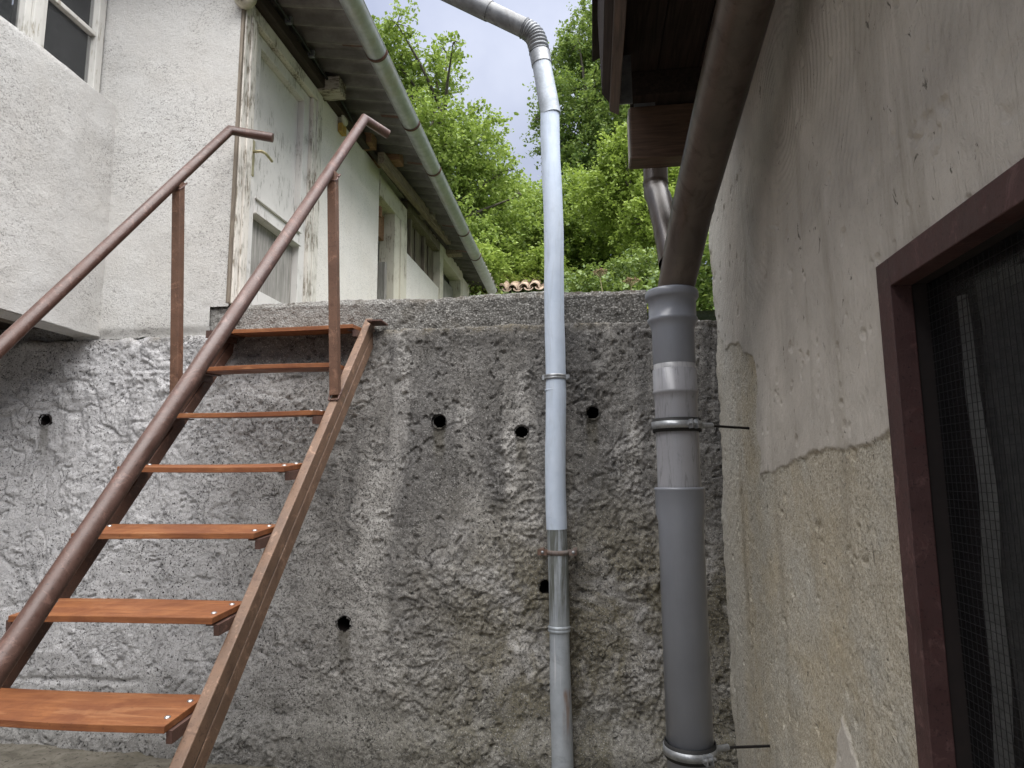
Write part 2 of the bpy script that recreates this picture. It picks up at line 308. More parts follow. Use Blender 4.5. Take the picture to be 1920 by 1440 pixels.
MT = dict(
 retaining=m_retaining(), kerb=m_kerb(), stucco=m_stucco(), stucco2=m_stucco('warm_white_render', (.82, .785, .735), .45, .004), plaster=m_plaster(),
 doorpaint=m_peel('peeling_door_paint', (.68, .66, .625), (.36, .34, .30), .34), framepaint=m_peel('flaking_frame_paint', (.69, .655, .59), (.30, .26, .20), .5),
 cream=m_peel('cream_frame_paint', (.66, .62, .52), (.34, .27, .19), .35), winpaint=m_peel('white_window_paint', (.62, .61, .57), (.4, .36, .28), .25),
 oldboard=m_wood('grey_brown_board', (.10, .08, .06), (.28, .24, .19), (20, 20, 1.4), .85), greyboard=m_wood('bare_grey_wood', (.2, .19, .17), (.42, .4, .37), (22, 22, 1.4), .9),
 darkbeam=m_wood('dark_stained_beam', (.018, .012, .009), (.05, .034, .026), (26, 1.4, 26), .6), soffit=m_wood('black_brown_soffit', (.016, .012, .010), (.045, .033, .027), (22, 1.2, 22), .85, .0012, .1),
 boxbeam=m_wood('brown_beam_face', (.045, .026, .017), (.13, .08, .052), (1.6, 30, 22), .55), fascia=m_wood('brown_fascia', (.03, .02, .015), (.11, .072, .052), (30, 1.4, 26), .7),
 rafter=m_peel('whitewashed_rafter', (.42, .38, .31), (.10, .07, .045), .75, (1.5, 14, 14)), orangewood=m_wood('fresh_brown_timber', (.12, .06, .03), (.3, .17, .09), (2, 20, 20), .8),
 purlin=m_wood('weathered_purlin', (.10, .075, .05), (.33, .27, .20), (22, 1.4, 22), .9),
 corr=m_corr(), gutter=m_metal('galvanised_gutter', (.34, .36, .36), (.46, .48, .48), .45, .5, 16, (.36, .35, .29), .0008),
 bracket=m_metal('rusty_strap', (.06, .03, .022), (.13, .065, .045), .2, .75, 40), cable=m_plain('black_cable', (.015, .015, .016), .5),
 handrail=m_steel_paint('brown_red_pipe_paint', (.082, .044, .034), (.06, .026, .018), .36), post=m_steel_paint('brown_post_paint', (.125, .065, .04), (.075, .035, .022), .5),
 stringer=m_steel_paint('tan_brown_stringer_paint', (.165, .10, .065), (.085, .045, .03), .5), stringer_shaded=m_steel_paint('shaded_stringer_paint', (.10, .05, .035), (.06, .03, .02), .5),  # left stringer: same brown paint with its shade put into the colour
 tread=m_tread(), bolt=m_plain('bright_bolt', (.42, .42, .42), .35, .9),
 brk=m_steel_paint('dark_brown_bracket', (.085, .045, .035), (.05, .025, .018), .5),
 pipeblue=m_downpipe(), oldzinc=m_oldzinc(), sleeve=m_metal('chalky_galvanised_sleeve', (.33, .37, .41), (.44, .48, .53), .25, .5, 45, (.24, .26, .28), .001), zinc=m_metal('bare_galvanised', (.22, .23, .24), (.36, .37, .38), .6, .40, 40), zincelbow=m_metal('ribbed_zinc', (.17, .18, .19), (.27, .28, .29), .5, .42, 30), zincdark=m_metal('dull_zinc_pipe', (.13, .135, .14), (.20, .205, .21), .4, .45, 12, (.08, .078, .075), .001, .4, True),
 rust=m_metal('rusted_clamp', (.07, .04, .03), (.16, .10, .075), .2, .8, 30, (.25, .24, .23)),
 pvc=m_pvc('grey_plastic_pipe', (.185, .195, .22), .05), pvcs=m_pvc('scratched_grey_plastic_pipe', (.25, .25, .265), .55), pvcw=m_pvc('light_grey_plastic_band', (.34, .34, .35), .3),
 brownpipe=m_metal('brown_coated_pipe', (.06, .047, .038), (.092, .072, .058), .15, .34, 6, (.03, .018, .012), .0008, .5, True),
 rubber=m_plain('black_rubber', (.012, .012, .012), .7), redframe=m_steel_paint('oxblood_frame_paint', (.056, .026, .024), (.06, .022, .02), .55), reveal=m_plain('black_brown_reveal', (.012, .008, .007), .8),
 glass=m_glass('dusty_window_glass'), wglass=m_glass('wired_glass', (.010, .010, .011), .15, .45), net=m_plain('grey_net_curtain', (.17, .175, .17), .95, 0, .2, 60, .3, .002), netlight=m_plain('pale_curtain_edge', (.55, .56, .54), .95, 0, .2, 60, .2, .002), wire=m_plain('dark_wire', (.011, .011, .011), .7, 0, .2),
 room=m_plain('dark_room', (.02, .02, .02), .95), ivory=m_plain('ivory_plastic', (.52, .49, .40), .45), lampglass=m_plain('ribbed_lamp_glass', (.38, .38, .33), .2, 0, .5), brass=m_plain('dull_brass', (.45, .40, .24), .4, .6), yellow=m_plain('yellowed_timber', (.45, .30, .09), .8, 0, .2, 20, .3),
 ground=m_ground(), hill=m_hill(), tile=m_plain('old_clay_tile', (.46, .35, .27), .9, 0, .2, 14, .4, .004), bark=m_wood('grey_bark', (.05, .045, .035), (.14, .125, .1), (14, 14, 3), .95, .006),
 leafA=m_leaf('bright_leaf', [(.128, .192, .038), (.205, .301, .064), (.282, .384, .096), (.384, .474, .154)], .42), leafB=m_leaf('dark_leaf', [(.077, .141, .038), (.128, .205, .058), (.192, .269, .083), (.269, .346, .115)], .4),
 leafC=m_leaf('lime_leaf', [(.192, .269, .051), (.282, .384, .077), (.384, .486, .128)], .42), leafD=m_leaf('mid_leaf', [(.090, .154, .032), (.154, .237, .045), (.218, .307, .070), (.294, .371, .102)], .38), leafG=m_leaf('low_leaf', [(.077, .128, .038), (.141, .211, .058), (.218, .282, .090)], .35),
 umbel=m_plain('dry_seed_head', (.20, .145, .085), .9, 0, .2), stalk=m_plain('dry_stalk', (.22, .2, .1), .9), yellowleaf=m_plain('yellow_weed', (.42, .40, .04), .7), wire2=m_plain('black_rod', (.02, .018, .017), .6, .5),
)

# ------------------------------------------------------------------ object helpers
ORG = {}
def thing(name, loc, label, cat, group=None):
    o = bpy.data.objects.new(name, None); o.empty_display_size = .1; COL.objects.link(o)
    o.location = loc; ORG[o.name] = Vector(loc); o['label'] = label; o['category'] = cat
    if group: o['group'] = group
    return o
class MB:
    def __init__(s): s.v = []; s.f = []; s.sm = []
    def add(s, v, f, smooth=False):
        b = len(s.v); s.v += [tuple(q) for q in v]; s.f += [tuple(b+i for i in q) for q in f]; s.sm += [smooth]*len(f); return s
    def box(s, lo, hi):
        (a, b, c), (d, e, g) = lo, hi
        return s.add([(a, b, c), (d, b, c), (d, e, c), (a, e, c), (a, b, g), (d, b, g), (d, e, g), (a, e, g)],
            [(3, 2, 1, 0), (4, 5, 6, 7), (0, 1, 5, 4), (1, 2, 6, 5), (2, 3, 7, 6), (3, 0, 4, 7)])
    def bar(s, p0, p1, w, h, up=(0, 0, 1)):
        p0, p1 = Vector(p0), Vector(p1); d = (p1-p0).normalized(); sx = d.cross(Vector(up)).normalized(); uz = sx.cross(d)
        v = [p+sx*(w/2)*a+uz*(h/2)*b for p in (p0, p1) for a, b in ((-1, -1), (1, -1), (1, 1), (-1, 1))]
        return s.add(v, [(0, 1, 2, 3), (7, 6, 5, 4), (0, 4, 5, 1), (1, 5, 6, 2), (2, 6, 7, 3), (3, 7, 4, 0)])
    def prism(s, poly, a, b):              # poly: points; extruded by vectors a..b
        n = len(poly); v = [Vector(p)+Vector(a) for p in poly]+[Vector(p)+Vector(b) for p in poly]
        return s.add(v, [tuple(range(n))[::-1], tuple(range(n, 2*n))]+[(i, (i+1) % n, n+(i+1) % n, n+i) for i in range(n)])
    def tube(s, path, r, seg=16, caps=True, closed=False):
        path = [Vector(p) for p in path]; n = len(path); rs = r if isinstance(r, (list, tuple)) else [r]*n
        d0 = (path[1]-path[0]).normalized(); ref = Vector((0, 0, 1)) if abs(d0.z) < .9 else Vector((0, 1, 0))
        x = d0.cross(ref).normalized(); rings = []
        for i, p in enumerate(path):
            if i == 0: t = d0; sc = 1
            elif i == n-1: t = (path[-1]-path[-2]).normalized(); sc = 1
            else:
                a, b = (path[i]-path[i-1]).normalized(), (path[i+1]-path[i]).normalized(); t = (a+b).normalized(); sc = 1/max(.5, t.dot(a))
                bend = (b-a); bend = bend.normalized() if bend.length > 1e-5 else None
            x = (x-t*x.dot(t)).normalized(); y = t.cross(x); ring = []
            for k in range(seg):
                q = x*math.cos(k*2*math.pi/seg)+y*math.sin(k*2*math.pi/seg); q = q*rs[i]
                if 0 < i < n-1 and bend is not None and sc > 1.001: 
                    m = (bend-t*bend.dot(t)).normalized(); q = q+m*q.dot(m)*(sc-1)
                ring.append(p+q)
            rings.append(ring)
        v = [q for rg in rings for q in rg]
        f = [(i*seg+k, i*seg+(k+1) % seg, (i+1)*seg+(k+1) % seg, (i+1)*seg+k) for i in range(n-1) for k in range(seg)]
        s.add(v, f, True)
        if caps: s.add(rings[0], [tuple(range(seg))[::-1]]); s.add(rings[-1], [tuple(range(seg))])
        return s
    def lathe(s, c, prof, seg=32, axis='Z', smooth=True):
        c = Vector(c); v = []
        for r, h in prof:
            for k in range(seg):
                a = k*2*math.pi/seg; p = {'Z': (r*math.cos(a), r*math.sin(a), h), 'X': (h, r*math.cos(a), r*math.sin(a)), 'Y': (r*math.sin(a), h, r*math.cos(a))}[axis]
                v.append(c+Vector(p))
        n = len(prof); f = [(i*seg+k, i*seg+(k+1) % seg, (i+1)*seg+(k+1) % seg, (i+1)*seg+k) for i in range(n-1) for k in range(seg)]
        return s.add(v, f, smooth)
    def build(s, name, mat, parent=None, label=None, bevel=0, origin=None, cat=None, group=None, kind=None):
        me = bpy.data.meshes.new(name); o = Vector(origin) if origin else Vector((0, 0, 0))
        if parent is not None: o = ORG[parent.name]
        a = np.array(s.v, dtype=np.float64)-np.array(o); me.from_pydata(a.tolist(), [], s.f)
        me.polygons.foreach_set('use_smooth', s.sm); me.materials.append(MT[mat]); me.update()
        ob = bpy.data.objects.new(name, me); COL.objects.link(ob)
        if parent is not None: ob.parent = parent
        else: ob.location = o
        ORG[ob.name] = o
        for k, v_ in (('label', label), ('category', cat), ('group', group), ('kind', kind)):
            if v_: ob[k] = v_
        if bevel:
            m = ob.modifiers.new('bevel', 'BEVEL'); m.width = bevel; m.segments = 2; m.limit_method = 'ANGLE'; m.angle_limit = R(40)
        return ob
def grid_mesh(name, mat, P3, parent=None, origin=(0, 0, 0), keep=None, smooth=True, label=None, cat=None, kind=None, attr=None):
    nv, nu = P3.shape[:2]; o = np.array(ORG[parent.name]) if parent is not None else np.array(origin)
    idx = np.arange(nu*nv).reshape(nv, nu)
    q = np.stack([idx[:-1, :-1], idx[:-1, 1:], idx[1:, 1:], idx[1:, :-1]], -1).reshape(-1, 4)
    if keep is not None: q = q[keep.reshape(-1)]
    me = bpy.data.meshes.new(name); me.vertices.add(nu*nv); me.vertices.foreach_set('co', (P3.reshape(-1, 3)-o).astype(np.float32).ravel())
    me.loops.add(len(q)*4); me.loops.foreach_set('vertex_index', q.astype(np.int32).ravel())
    me.polygons.add(len(q)); me.polygons.foreach_set('loop_start', np.arange(0, len(q)*4, 4, dtype=np.int32)); me.polygons.foreach_set('loop_total', np.full(len(q), 4, dtype=np.int32))
    me.polygons.foreach_set('use_smooth', np.full(len(q), smooth)); me.materials.append(MT[mat]); me.update(calc_edges=True)
    ob = bpy.data.objects.new(name, me); COL.objects.link(ob)
    if parent is not None: ob.parent = parent
    else: ob.location = tuple(origin)
    ORG[ob.name] = Vector(o)
    for k, v_ in (('label', label), ('category', cat), ('kind', kind)):
        if v_: ob[k] = v_
    return ob

# ------------------------------------------------------------------ ground and slope
xs = np.linspace(-6, 6, 300); ys = np.linspace(-5, 3.6, 220); X, Y = np.meshgrid(xs, ys)
grid_mesh('ground', 'ground', np.stack([X, Y, .245-.04*np.clip(X+3, 0, 3)+.012*fbm(X*2, Y*2, 3)+.012*fbm(X*9, Y*9, 4, 3)], -1), kind='structure')
xs = np.linspace(-60, 60, 120); ys = np.concatenate([np.linspace(3.5, 12, 40), np.linspace(12.5, 120, 80)]); X, Y = np.meshgrid(xs, ys)
Zh = 2.46+np.clip(Y-6, 0, 26)*.33+np.clip(Y-32, 0, 200)*.04+.35*fbm(X*.5, Y*.5, 5)*sstep(5, 9, Y)
Zh = np.where(Y < 10.5, np.minimum(Zh, 2.5+np.clip(X+1.2, 0, 20)*.9+.05*Y), Zh)
grid_mesh('hillside', 'hill', np.stack([X, Y, Zh], -1), kind='structure')

# ------------------------------------------------------------------ retaining wall
def sweep(name, mat, x0, x1, prof, res, disp, parent=None, holes=(), **kw):
    """prof: list of (Y,Z); swept along X; disp(X,S,Y,Z) moves along the profile normal"""
    pts = [np.array(p, float) for p in prof]; out = []; nor = []
    for a, b in zip(pts[:-1], pts[1:]):
        L = np.linalg.norm(b-a); n = max(1, int(round(L/res))); t = (b-a)/L
        for i in range(n): out.append(a+(b-a)*i/n); nor.append(np.array([-t[1], t[0]]))
    out.append(pts[-1]); nor.append(nor[-1]); out = np.array(out); nor = np.array(nor)
    k = np.ones(9)/9; pad = np.pad(nor, ((4, 4), (0, 0)), 'edge'); nor = np.stack([np.convolve(pad[:, i], k, 'valid') for i in (0, 1)], 1)
    nor /= np.linalg.norm(nor, axis=1)[:, None]
    s = np.concatenate([[0], np.cumsum(np.linalg.norm(np.diff(out, axis=0), axis=1))])
    xs = np.linspace(x0, x1, int((x1-x0)/res)+1); X, S_ = np.meshgrid(xs, s)
    Yb = np.repeat(out[:, :1], len(xs), 1); Zb = np.repeat(out[:, 1:], len(xs), 1); d = disp(X, S_, Yb, Zb)
    Pp = np.stack([X, Yb+nor[:, :1]*d, Zb+nor[:, 1:]*d], -1); keep = None
    if holes:
        cx = (X[:-1, :-1]+X[1:, 1:])/2; cz = (Zb[:-1, :-1]+Zb[1:, 1:])/2; cy = Yb[:-1, :-1]; keep = np.ones_like(cx, bool)
        for hx, hz, r in holes: keep &= ~(((cx-hx)**2+(cz-hz)**2 < (r*(1+.13*vnoise(cx*70, cz*70, 9)))**2) & (cy < out[0, 0]+.02))
    return grid_mesh(name, mat, Pp, parent, keep=keep, **kw), xs, s, Pp
def wall_disp(X, S_, Y, Z):
    wx = X+.05*fbm(X*4, S_*4, 40, 3); ws = S_+.05*fbm(X*4+9, S_*4, 41, 3)
    d = .016*fbm(X*1.1, S_*1.1, 1, 3)+.010*fbm(wx*4, ws*4, 2, 3)
    area = sstep(-.12, .22, fbm(X*1.5+3, S_*1.5, 8, 4, .6))              # rough patches between smoother trowelled ones
    smooth = sstep(.05, .28, fbm(wx*2.3, ws*2.3, 9, 4, .6))
    k = (.35+.85*area)*(1-.75*smooth)*sstep(-3.4, -.9, X*1.0+.3) + .18
    r = 1-np.abs(fbm(wx*4.5, ws*4, 7, 3, .55)); d -= .012*np.clip(r-.92, 0, 1)/.08*area
    lum = fbm(wx*13, ws*13, 12, 2, .5); d += .010*sstep(.15, .6, lum)*area       # thrown lumps of mortar
    d += .0062*fbm(wx*38, ws*38, 15, 3, .7)*k
    d += (.0040*vnoise(X*75, S_*75, 17)+.0035*np.abs(vnoise(X*110, S_*110, 18)))*k
    pk = vnoise(wx*24, ws*24, 23)+.5*vnoise(wx*60, ws*60, 24); d -= .012*sstep(.72, .95, pk)
    edge = np.abs(fbm(wx*2.3, ws*2.3, 9, 4, .6)-.14); d -= .007*sstep(.035, .0, edge)*sstep(-.1, .2, fbm(X*5, S_*5, 77, 2))
    d += .014*sstep(1.78, 1.74, Z+.03*fbm(X*3, X*0, 31, 2))*sstep(-.5, -.2, X)
    c = Z-(.55+.03*fbm(X*3, X*0, 33, 3)); d -= .016*np.exp(-(c/.015)**2)*sstep(-1.9, -2.2, X)*sstep(-.3, .2, fbm(X*6, X*0, 34, 2))
    d += .05*sstep(.45, .28, Z)
    lip = np.exp(-((S_-2.28)/.06)**2); d += .030*lip*(fbm(X*4, S_*2, 51, 4, .6)+.2)
    d += .10*(np.clip(-3.0-X, 0, 1)/.28)**2*sstep(2.6, .6, Z)
    return d
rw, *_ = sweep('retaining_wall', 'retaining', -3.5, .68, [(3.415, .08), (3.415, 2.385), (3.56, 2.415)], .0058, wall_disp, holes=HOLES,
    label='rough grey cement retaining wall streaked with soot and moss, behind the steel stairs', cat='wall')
for hx, hz, r in HOLES:
    MB().tube([(hx, 3.405, hz), (hx, 3.75, hz+.03)], r+.007, 20, False).add([(hx+.05*a, 3.74, hz+.03+.05*b) for a, b in ((-1, -1), (1, -1), (1, 1), (-1, 1))], [(0, 1, 2, 3)]).build('weep_hole', 'reveal', rw)

def kerb_disp(X, S_, Y, Z):
    d = .008*fbm(X*6, S_*6, 61, 4, .6)+.004*fbm(X*40, S_*40, 62, 2, .7)-.006*sstep(.4, .7, vnoise(X*40, S_*40, 63))
    return d+.012*fbm(X*2, S_*2, 64, 2)
kb, xs, s, Pk = sweep('concrete_kerb', 'kerb', -2.115, .30, [(3.43, 2.38), (3.43, 2.55), (3.452, 2.578), (3.9, 2.578)], .0075, kerb_disp,
    label='low pitted concrete kerb with pebbles lying on top of the retaining wall', cat='kerb')
for e, nm in ((0, 'end_face'), (-1, 'end_face')):
    edge = Pk[:, e]; MB().add([*edge, (edge[0][0], 3.9, 2.38)], [tuple(range(len(edge)+1))[::(1 if e == 0 else -1)]]).build(nm, 'kerb', kb)

# ------------------------------------------------------------------ whitewashed building on the left
WB = thing('whitewashed_building', (-3, 4, 2.4), 'long whitewashed building with peeling door and corrugated eave, up on the left', 'building')
K = .025
def w(u, z, off=0.): return Vector((-2.0+K*(u-3.4)+off, u, z))      # point on the door wall at depth u, pushed out by off
def wbox(mb, u0, u1, z0, z1, o0, o1):
    v = [w(u, z, o) for z in (z0, z1) for (u, o) in ((u0, o0), (u1, o0), (u1, o1), (u0, o1))]
    return mb.add(v, [(0, 1, 2, 3), (7, 6, 5, 4), (0, 4, 5, 1), (1, 5, 6, 2), (2, 6, 7, 3), (3, 7, 4, 0)])
def wpan(mb, u0, u1, z0, z1, o): return wbox(mb, u0, u1, z0, z1, o-.02, o)
# front wall facing the alley (grid with relief), turning into the left wall
def fw(X, Z): return .006*fbm(X*5, Z*5, 71, 4, .6)+.012*fbm(X*1.3, Z*1.3, 72, 2)
xs = np.linspace(-2.95, -2.0, 96); zs = np.linspace(2.40, 4.75, 236); X, Z = np.meshgrid(xs, zs)
rag = np.where(Z < 2.43, .012*fbm(X*14, X*0, 73, 3), 0)
Yw = 3.418-fw(X, Z)+.02*sstep(2.46, 2.40, Z); keep = ~((X[:-1, :-1] > -2.115) & (Z[:-1, :-1] < 2.56))
grid_mesh('front_wall', 'stucco', np.stack([X, Yw, Z+rag], -1), WB, keep=keep)
xs = np.linspace(.0, 6.2, 311); zs = np.linspace(2.415, 3.826, 141); A, Z = np.meshgrid(xs, zs)   # left wall below the window, running towards the viewer
D = -2.782+fw(A, Z)*1.2
Yl = 3.43-A; top = sstep(3.80, 3.826, Z); grid_mesh('left_wall', 'stucco', np.stack([D-.006*top, Yl, Z+.004*fbm(A*6, Z, 75, 3)*top], -1), WB)
MB().box((-2.93, -2.8, 3.69), (-2.785, 3.41, 3.826)).build('window_sill', 'stucco', WB, bevel=.006)
MB().box((-2.93, -2.8, 2.412), (-2.786, 3.41, 2.43)).build('wall_underside', 'stucco', WB)
MB().box((-3.9, -2.8, 2.47), (-2.931, 3.41, 2.60)).build('floor_slab', 'darkbeam', WB)
MB().box((-6, 3.47, 2.30), (-2.96, 3.6, 2.75)).build('wall_infill', 'retaining', WB)
MB().box((-3.1, -2.8, 2.44), (-3.0, 3.2, 2.4695)).build('floor_beam', 'oldboard', WB)
MB().box((-3.02, -2.8, 5.0), (-2.785, 3.4, 5.3)).build('window_lintel', 'stucco', WB)
xs = np.linspace(-2.8, 3.5, 150); zs = np.linspace(.2, 2.47, 60); A, Z = np.meshgrid(xs, zs)
grid_mesh('basement_wall', 'retaining', np.stack([-3.40+.03*fbm(A*2, Z*2, 81, 4), A, Z], -1), WB)
wn_ = MB().box((-2.95, 3.345, 3.80), (-2.885, 3.398, 5.0)).build('window', 'winpaint', WB, bevel=.004)
MB().box((-2.94, 2.895, 3.80), (-2.875, 2.955, 5.0)).box((-2.946, 2.955, 3.80), (-2.895, 2.995, 5.0)).build('mullion', 'winpaint', wn_, bevel=.004)
MB().box((-2.94, 2.855, 3.80), (-2.89, 2.895, 5.0)).build('mullion', 'winpaint', wn_, bevel=.004)
MB().box((-2.935, 2.995, 4.235), (-2.895, 3.345, 4.262)).build('muntin', 'winpaint', wn_, bevel=.004)
MB().box((-2.928, 2.99, 3.80), (-2.924, 3.35, 4.236)).build('pane', 'glass', wn_)
MB().box((-2.928, 2.99, 4.261), (-2.924, 3.35, 5.0)).build('pane', 'glass', wn_)
MB().box((-2.928, 1.9, 3.80), (-2.924, 2.86, 5.0)).build('pane', 'glass', wn_)
MB().box((-3.6, -2.8, 3.0), (-3.55, 3.41, 5.0)).build('room_wall', 'room', WB)
MB().box((-3.549, 3.42, 2.61), (-2.96, 3.46, 5.0)).build('room_partition', 'room', WB)
MB().box((-3.545, -2.8, 2.61), (-2.94, 3.41, 2.70)).build('room_floor', 'room', WB)
MB().box((-3.0, 1.0, 3.6), (-2.9, 1.9, 5.0)).build('wall_pier', 'stucco', WB)
# door wall pieces (between openings), 0.16 m thick
def wallpiece(u0, u1, z0, z1, mat='stucco2'):
    nu = max(3, int((u1-u0)/.03)); nz = max(3, int((z1-z0)/.03)); U, Zz = np.meshgrid(np.linspace(u0, u1, nu), np.linspace(z0, z1, nz))
    e = np.minimum.reduce([U-u0, u1-U, Zz-z0, z1-Zz]); d = .004*fbm(U*5, Zz*5, 91, 3)*sstep(0, .06, e)
    Xx = -2.0+K*(U-3.4)+d; grid_mesh('side_wall', mat, np.stack([Xx, U, Zz], -1), WB)
    m = MB(); m.add([w(u0, z0, -.002), w(u0, z1, -.002), w(u0, z1, -.16), w(u0, z0, -.16), w(u1, z0, -.002), w(u1, z1, -.002), w(u1, z1, -.16), w(u1, z0, -.16)],
        [(0, 1, 2, 3), (7, 6, 5, 4), (1, 5, 6, 2), (0, 3, 7, 4)]); m.build('wall_edge', mat, WB)
wallpiece(4.50, 5.79, 2.4, 4.50); wallpiece(6.64, 8.02, 2.4, 3.985); wallpiece(9.36, 9.9, 2.4, 4.55); wallpiece(3.46, 4.5, 4.46, 4.55)
wallpiece(5.79, 9.36, 4.60, 4.66)
MB().add([w(3.46, 2.4, -.3), w(9.9, 2.4, -.3), w(9.9, 4.7, -.3), w(3.46, 4.7, -.3)], [(0, 1, 2, 3)]).build('inner_partition', 'stucco2', WB)
# door
df = MB(); wbox(df, 3.425, 3.475, 2.58, 4.47, -.10, .012); wbox(df, 4.415, 4.497, 2.58, 4.47, -.10, .012); wbox(df, 3.475, 4.415, 4.385, 4.47, -.10, .012)
df.build('door_frame', 'framepaint', WB, bevel=.004)
d2 = MB(); wbox(d2, 3.478, 3.535, 2.58, 4.38, -.10, .022); wbox(d2, 3.54, 3.575, 2.58, 4.38, -.10, .004); wbox(d2, 4.36, 4.412, 2.58, 4.38, -.10, .004)
d2.build('door_casing', 'framepaint', WB, bevel=.004)
de = MB(); wbox(de, 3.408, 3.4245, 2.58, 4.47, -.014, .004); de.build('frame_edge_board', 'oldboard', WB)
dr = MB(); wbox(dr, 3.578, 3.665, 2.59, 4.375, -.09, -.024); wbox(dr, 4.27, 4.357, 2.59, 4.375, -.09, -.024); wbox(dr, 3.665, 4.27, 4.30, 4.375, -.09, -.024); wbox(dr, 3.665, 4.27, 2.59, 2.75, -.09, -.024)
door = dr.build('door', 'doorpaint', WB, label='pale weathered door with peeling paint', bevel=.003)
t = MB(); wpan(t, 3.667, 4.268, 3.315, 4.298, -.070); t.build('upper_panel', 'doorpaint', door)
t = MB(); wpan(t, 3.667, 4.268, 2.752, 3.205, -.070); t.build('lower_panel', 'greyboard', door)
t = MB(); wbox(t, 3.667, 4.268, 3.207, 3.313, -.09, -.022); t.build('middle_rail', 'doorpaint', door, bevel=.004)
t = MB(); wbox(t, 3.667, 4.268, 3.300, 3.312, -.021, -.004); wbox(t, 3.667, 4.268, 3.207, 3.219, -.021, -.004); t.build('rail_moulding', 'doorpaint', door, bevel=.003)
t = MB(); wbox(t, 3.608, 3.642, 3.43, 3.66, -.029, -.018); hp = t.build('handle_plate', 'brass', door, bevel=.004)
MB().tube([w(3.625, 3.585, -.02), w(3.625, 3.585, .03), w(3.66, 3.585, .042), w(3.74, 3.575, .040)], .009, 10).build('door_handle', 'brass', door)
# first opening beyond the door: frame, dark room, ajar casement
f = MB(); wbox(f, 5.795, 6.63, 4.25, 4.45, -.15, .012); wbox(f, 6.24, 6.40, 2.4, 4.248, -.15, .01); f.build('opening_frame', 'cream', WB, bevel=.004)
f = MB(); wbox(f, 6.402, 6.50, 2.4, 4.248, -.15, .028); wbox(f, 6.502, 6.63, 2.4, 4.248, -.15, .016); f.build('opening_casing', 'cream', WB, bevel=.005)
f = MB(); wbox(f, 5.83, 6.2, 3.95, 4.20, -.14, -.09); f.build('broken_board', 'orangewood', WB)
f = MB(); wbox(f, 6.16, 6.22, 2.6, 3.72, -.13, -.06); f.build('casement_edge', 'greyboard', WB)
f = MB(); wbox(f, 5.792, 5.83, 4.04, 4.14, -.02, .02); f.build('broken_batten', 'orangewood', WB)
# boarded window above the low white wall
for i, u in enumerate((6.66, 6.94, 7.22, 7.50, 7.78)):
    m = MB(); wbox(m, u, u+.262, 3.99, 4.46, -.10-.012*(i % 2), -.07-.012*(i % 2)); m.build('board', 'oldboard', WB, bevel=.003)
m = MB(); wbox(m, 6.64, 8.0, 4.46, 4.56, -.12, .02); m.build('board_lintel', 'oldboard', WB, bevel=.004)
for u in (6.9, 7.45): m = MB(); wbox(m, u, u+.06, 3.99, 4.46, -.065, -.03); m.build('board_batten', 'oldboard', WB)
m = MB(); wbox(m, 8.02, 8.18, 2.4, 4.60, -.15, .02); m.build('frame_post', 'cream', WB, bevel=.005)
m = MB(); wbox(m, 8.185, 9.35, 4.44, 4.60, -.15, .02); wbox(m, 9.2, 9.35, 2.4, 4.438, -.15, .02); m.build('far_frame', 'cream', WB, bevel=.005)
m = MB(); wbox(m, 8.25, 9.18, 2.4, 4.30, -.14, -.09); m.build('far_door', 'greyboard', WB)
# eave: plate, purlin, rafters, corrugated sheets, gutter
m = MB(); m.bar(w(3.30, 4.515, .03), w(5.35, 4.515, .03), .07, .075); m.build('wall_plate', 'darkbeam', WB, bevel=.004)
m = MB(); m.bar(w(5.38, 4.52, .05), w(9.9, 4.66, .05), .05, .06); m.build('wall_plate', 'darkbeam', WB)
m = MB(); m.bar(w(5.45, 4.445, .13), w(8.05, 4.615, .12), .06, .11); m.build('purlin', 'purlin', WB, bevel=.005)
def eave_z(x, u): return 4.64-(x+2.0)*.16+.012*(u-3.5)*0
for i, (u, e, z0, mt) in enumerate(((4.40, -1.80, 4.515, 'rafter'), (5.25, -1.84, 4.545, 'orangewood'), (5.62, -1.70, 4.56, 'orangewood'), (7.0, -1.72, 4.59, 'oldboard'), (8.3, -1.66, 4.58, 'purlin'))):
    MB().box((-2.6, u, z0-.055), (e, u+.15, z0+.055)).build('rafter', mt, WB, bevel=.006)
for k in range(8):
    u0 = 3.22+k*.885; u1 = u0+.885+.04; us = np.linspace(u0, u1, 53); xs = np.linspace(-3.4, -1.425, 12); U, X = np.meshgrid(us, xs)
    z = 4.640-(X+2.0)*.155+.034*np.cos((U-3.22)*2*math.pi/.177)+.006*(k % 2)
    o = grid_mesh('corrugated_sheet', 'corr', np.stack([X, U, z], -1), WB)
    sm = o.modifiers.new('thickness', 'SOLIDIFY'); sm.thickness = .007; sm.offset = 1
def gz(y): return 4.515-.034*(y-3.4)
ys = [2.9, 4.4, 6.0, 7.6, 9.35]; m = MB()
ga = [math.pi+i*math.pi/14 for i in range(15)]
for rr in (.071, .0685):
    pts = [(-1.40+rr*math.cos(a), y, gz(y)+rr*math.sin(a)) for y in (2.9, 9.35) for a in ga]; n = len(ga)
    m.add(pts, [(i, i+1, n+i+1, n+i) for i in range(n-1)], True)
for y in (2.9, 9.35): m.add([(-1.40+.067*math.cos(a), y, gz(y)+.067*math.sin(a)) for a in ga], [tuple(range(len(ga)))])
m.tube([(-1.335, 2.9, gz(2.9)), (-1.335, 9.35, gz(9.35))], .009, 8)
gut = m.build('gutter', 'gutter', WB)
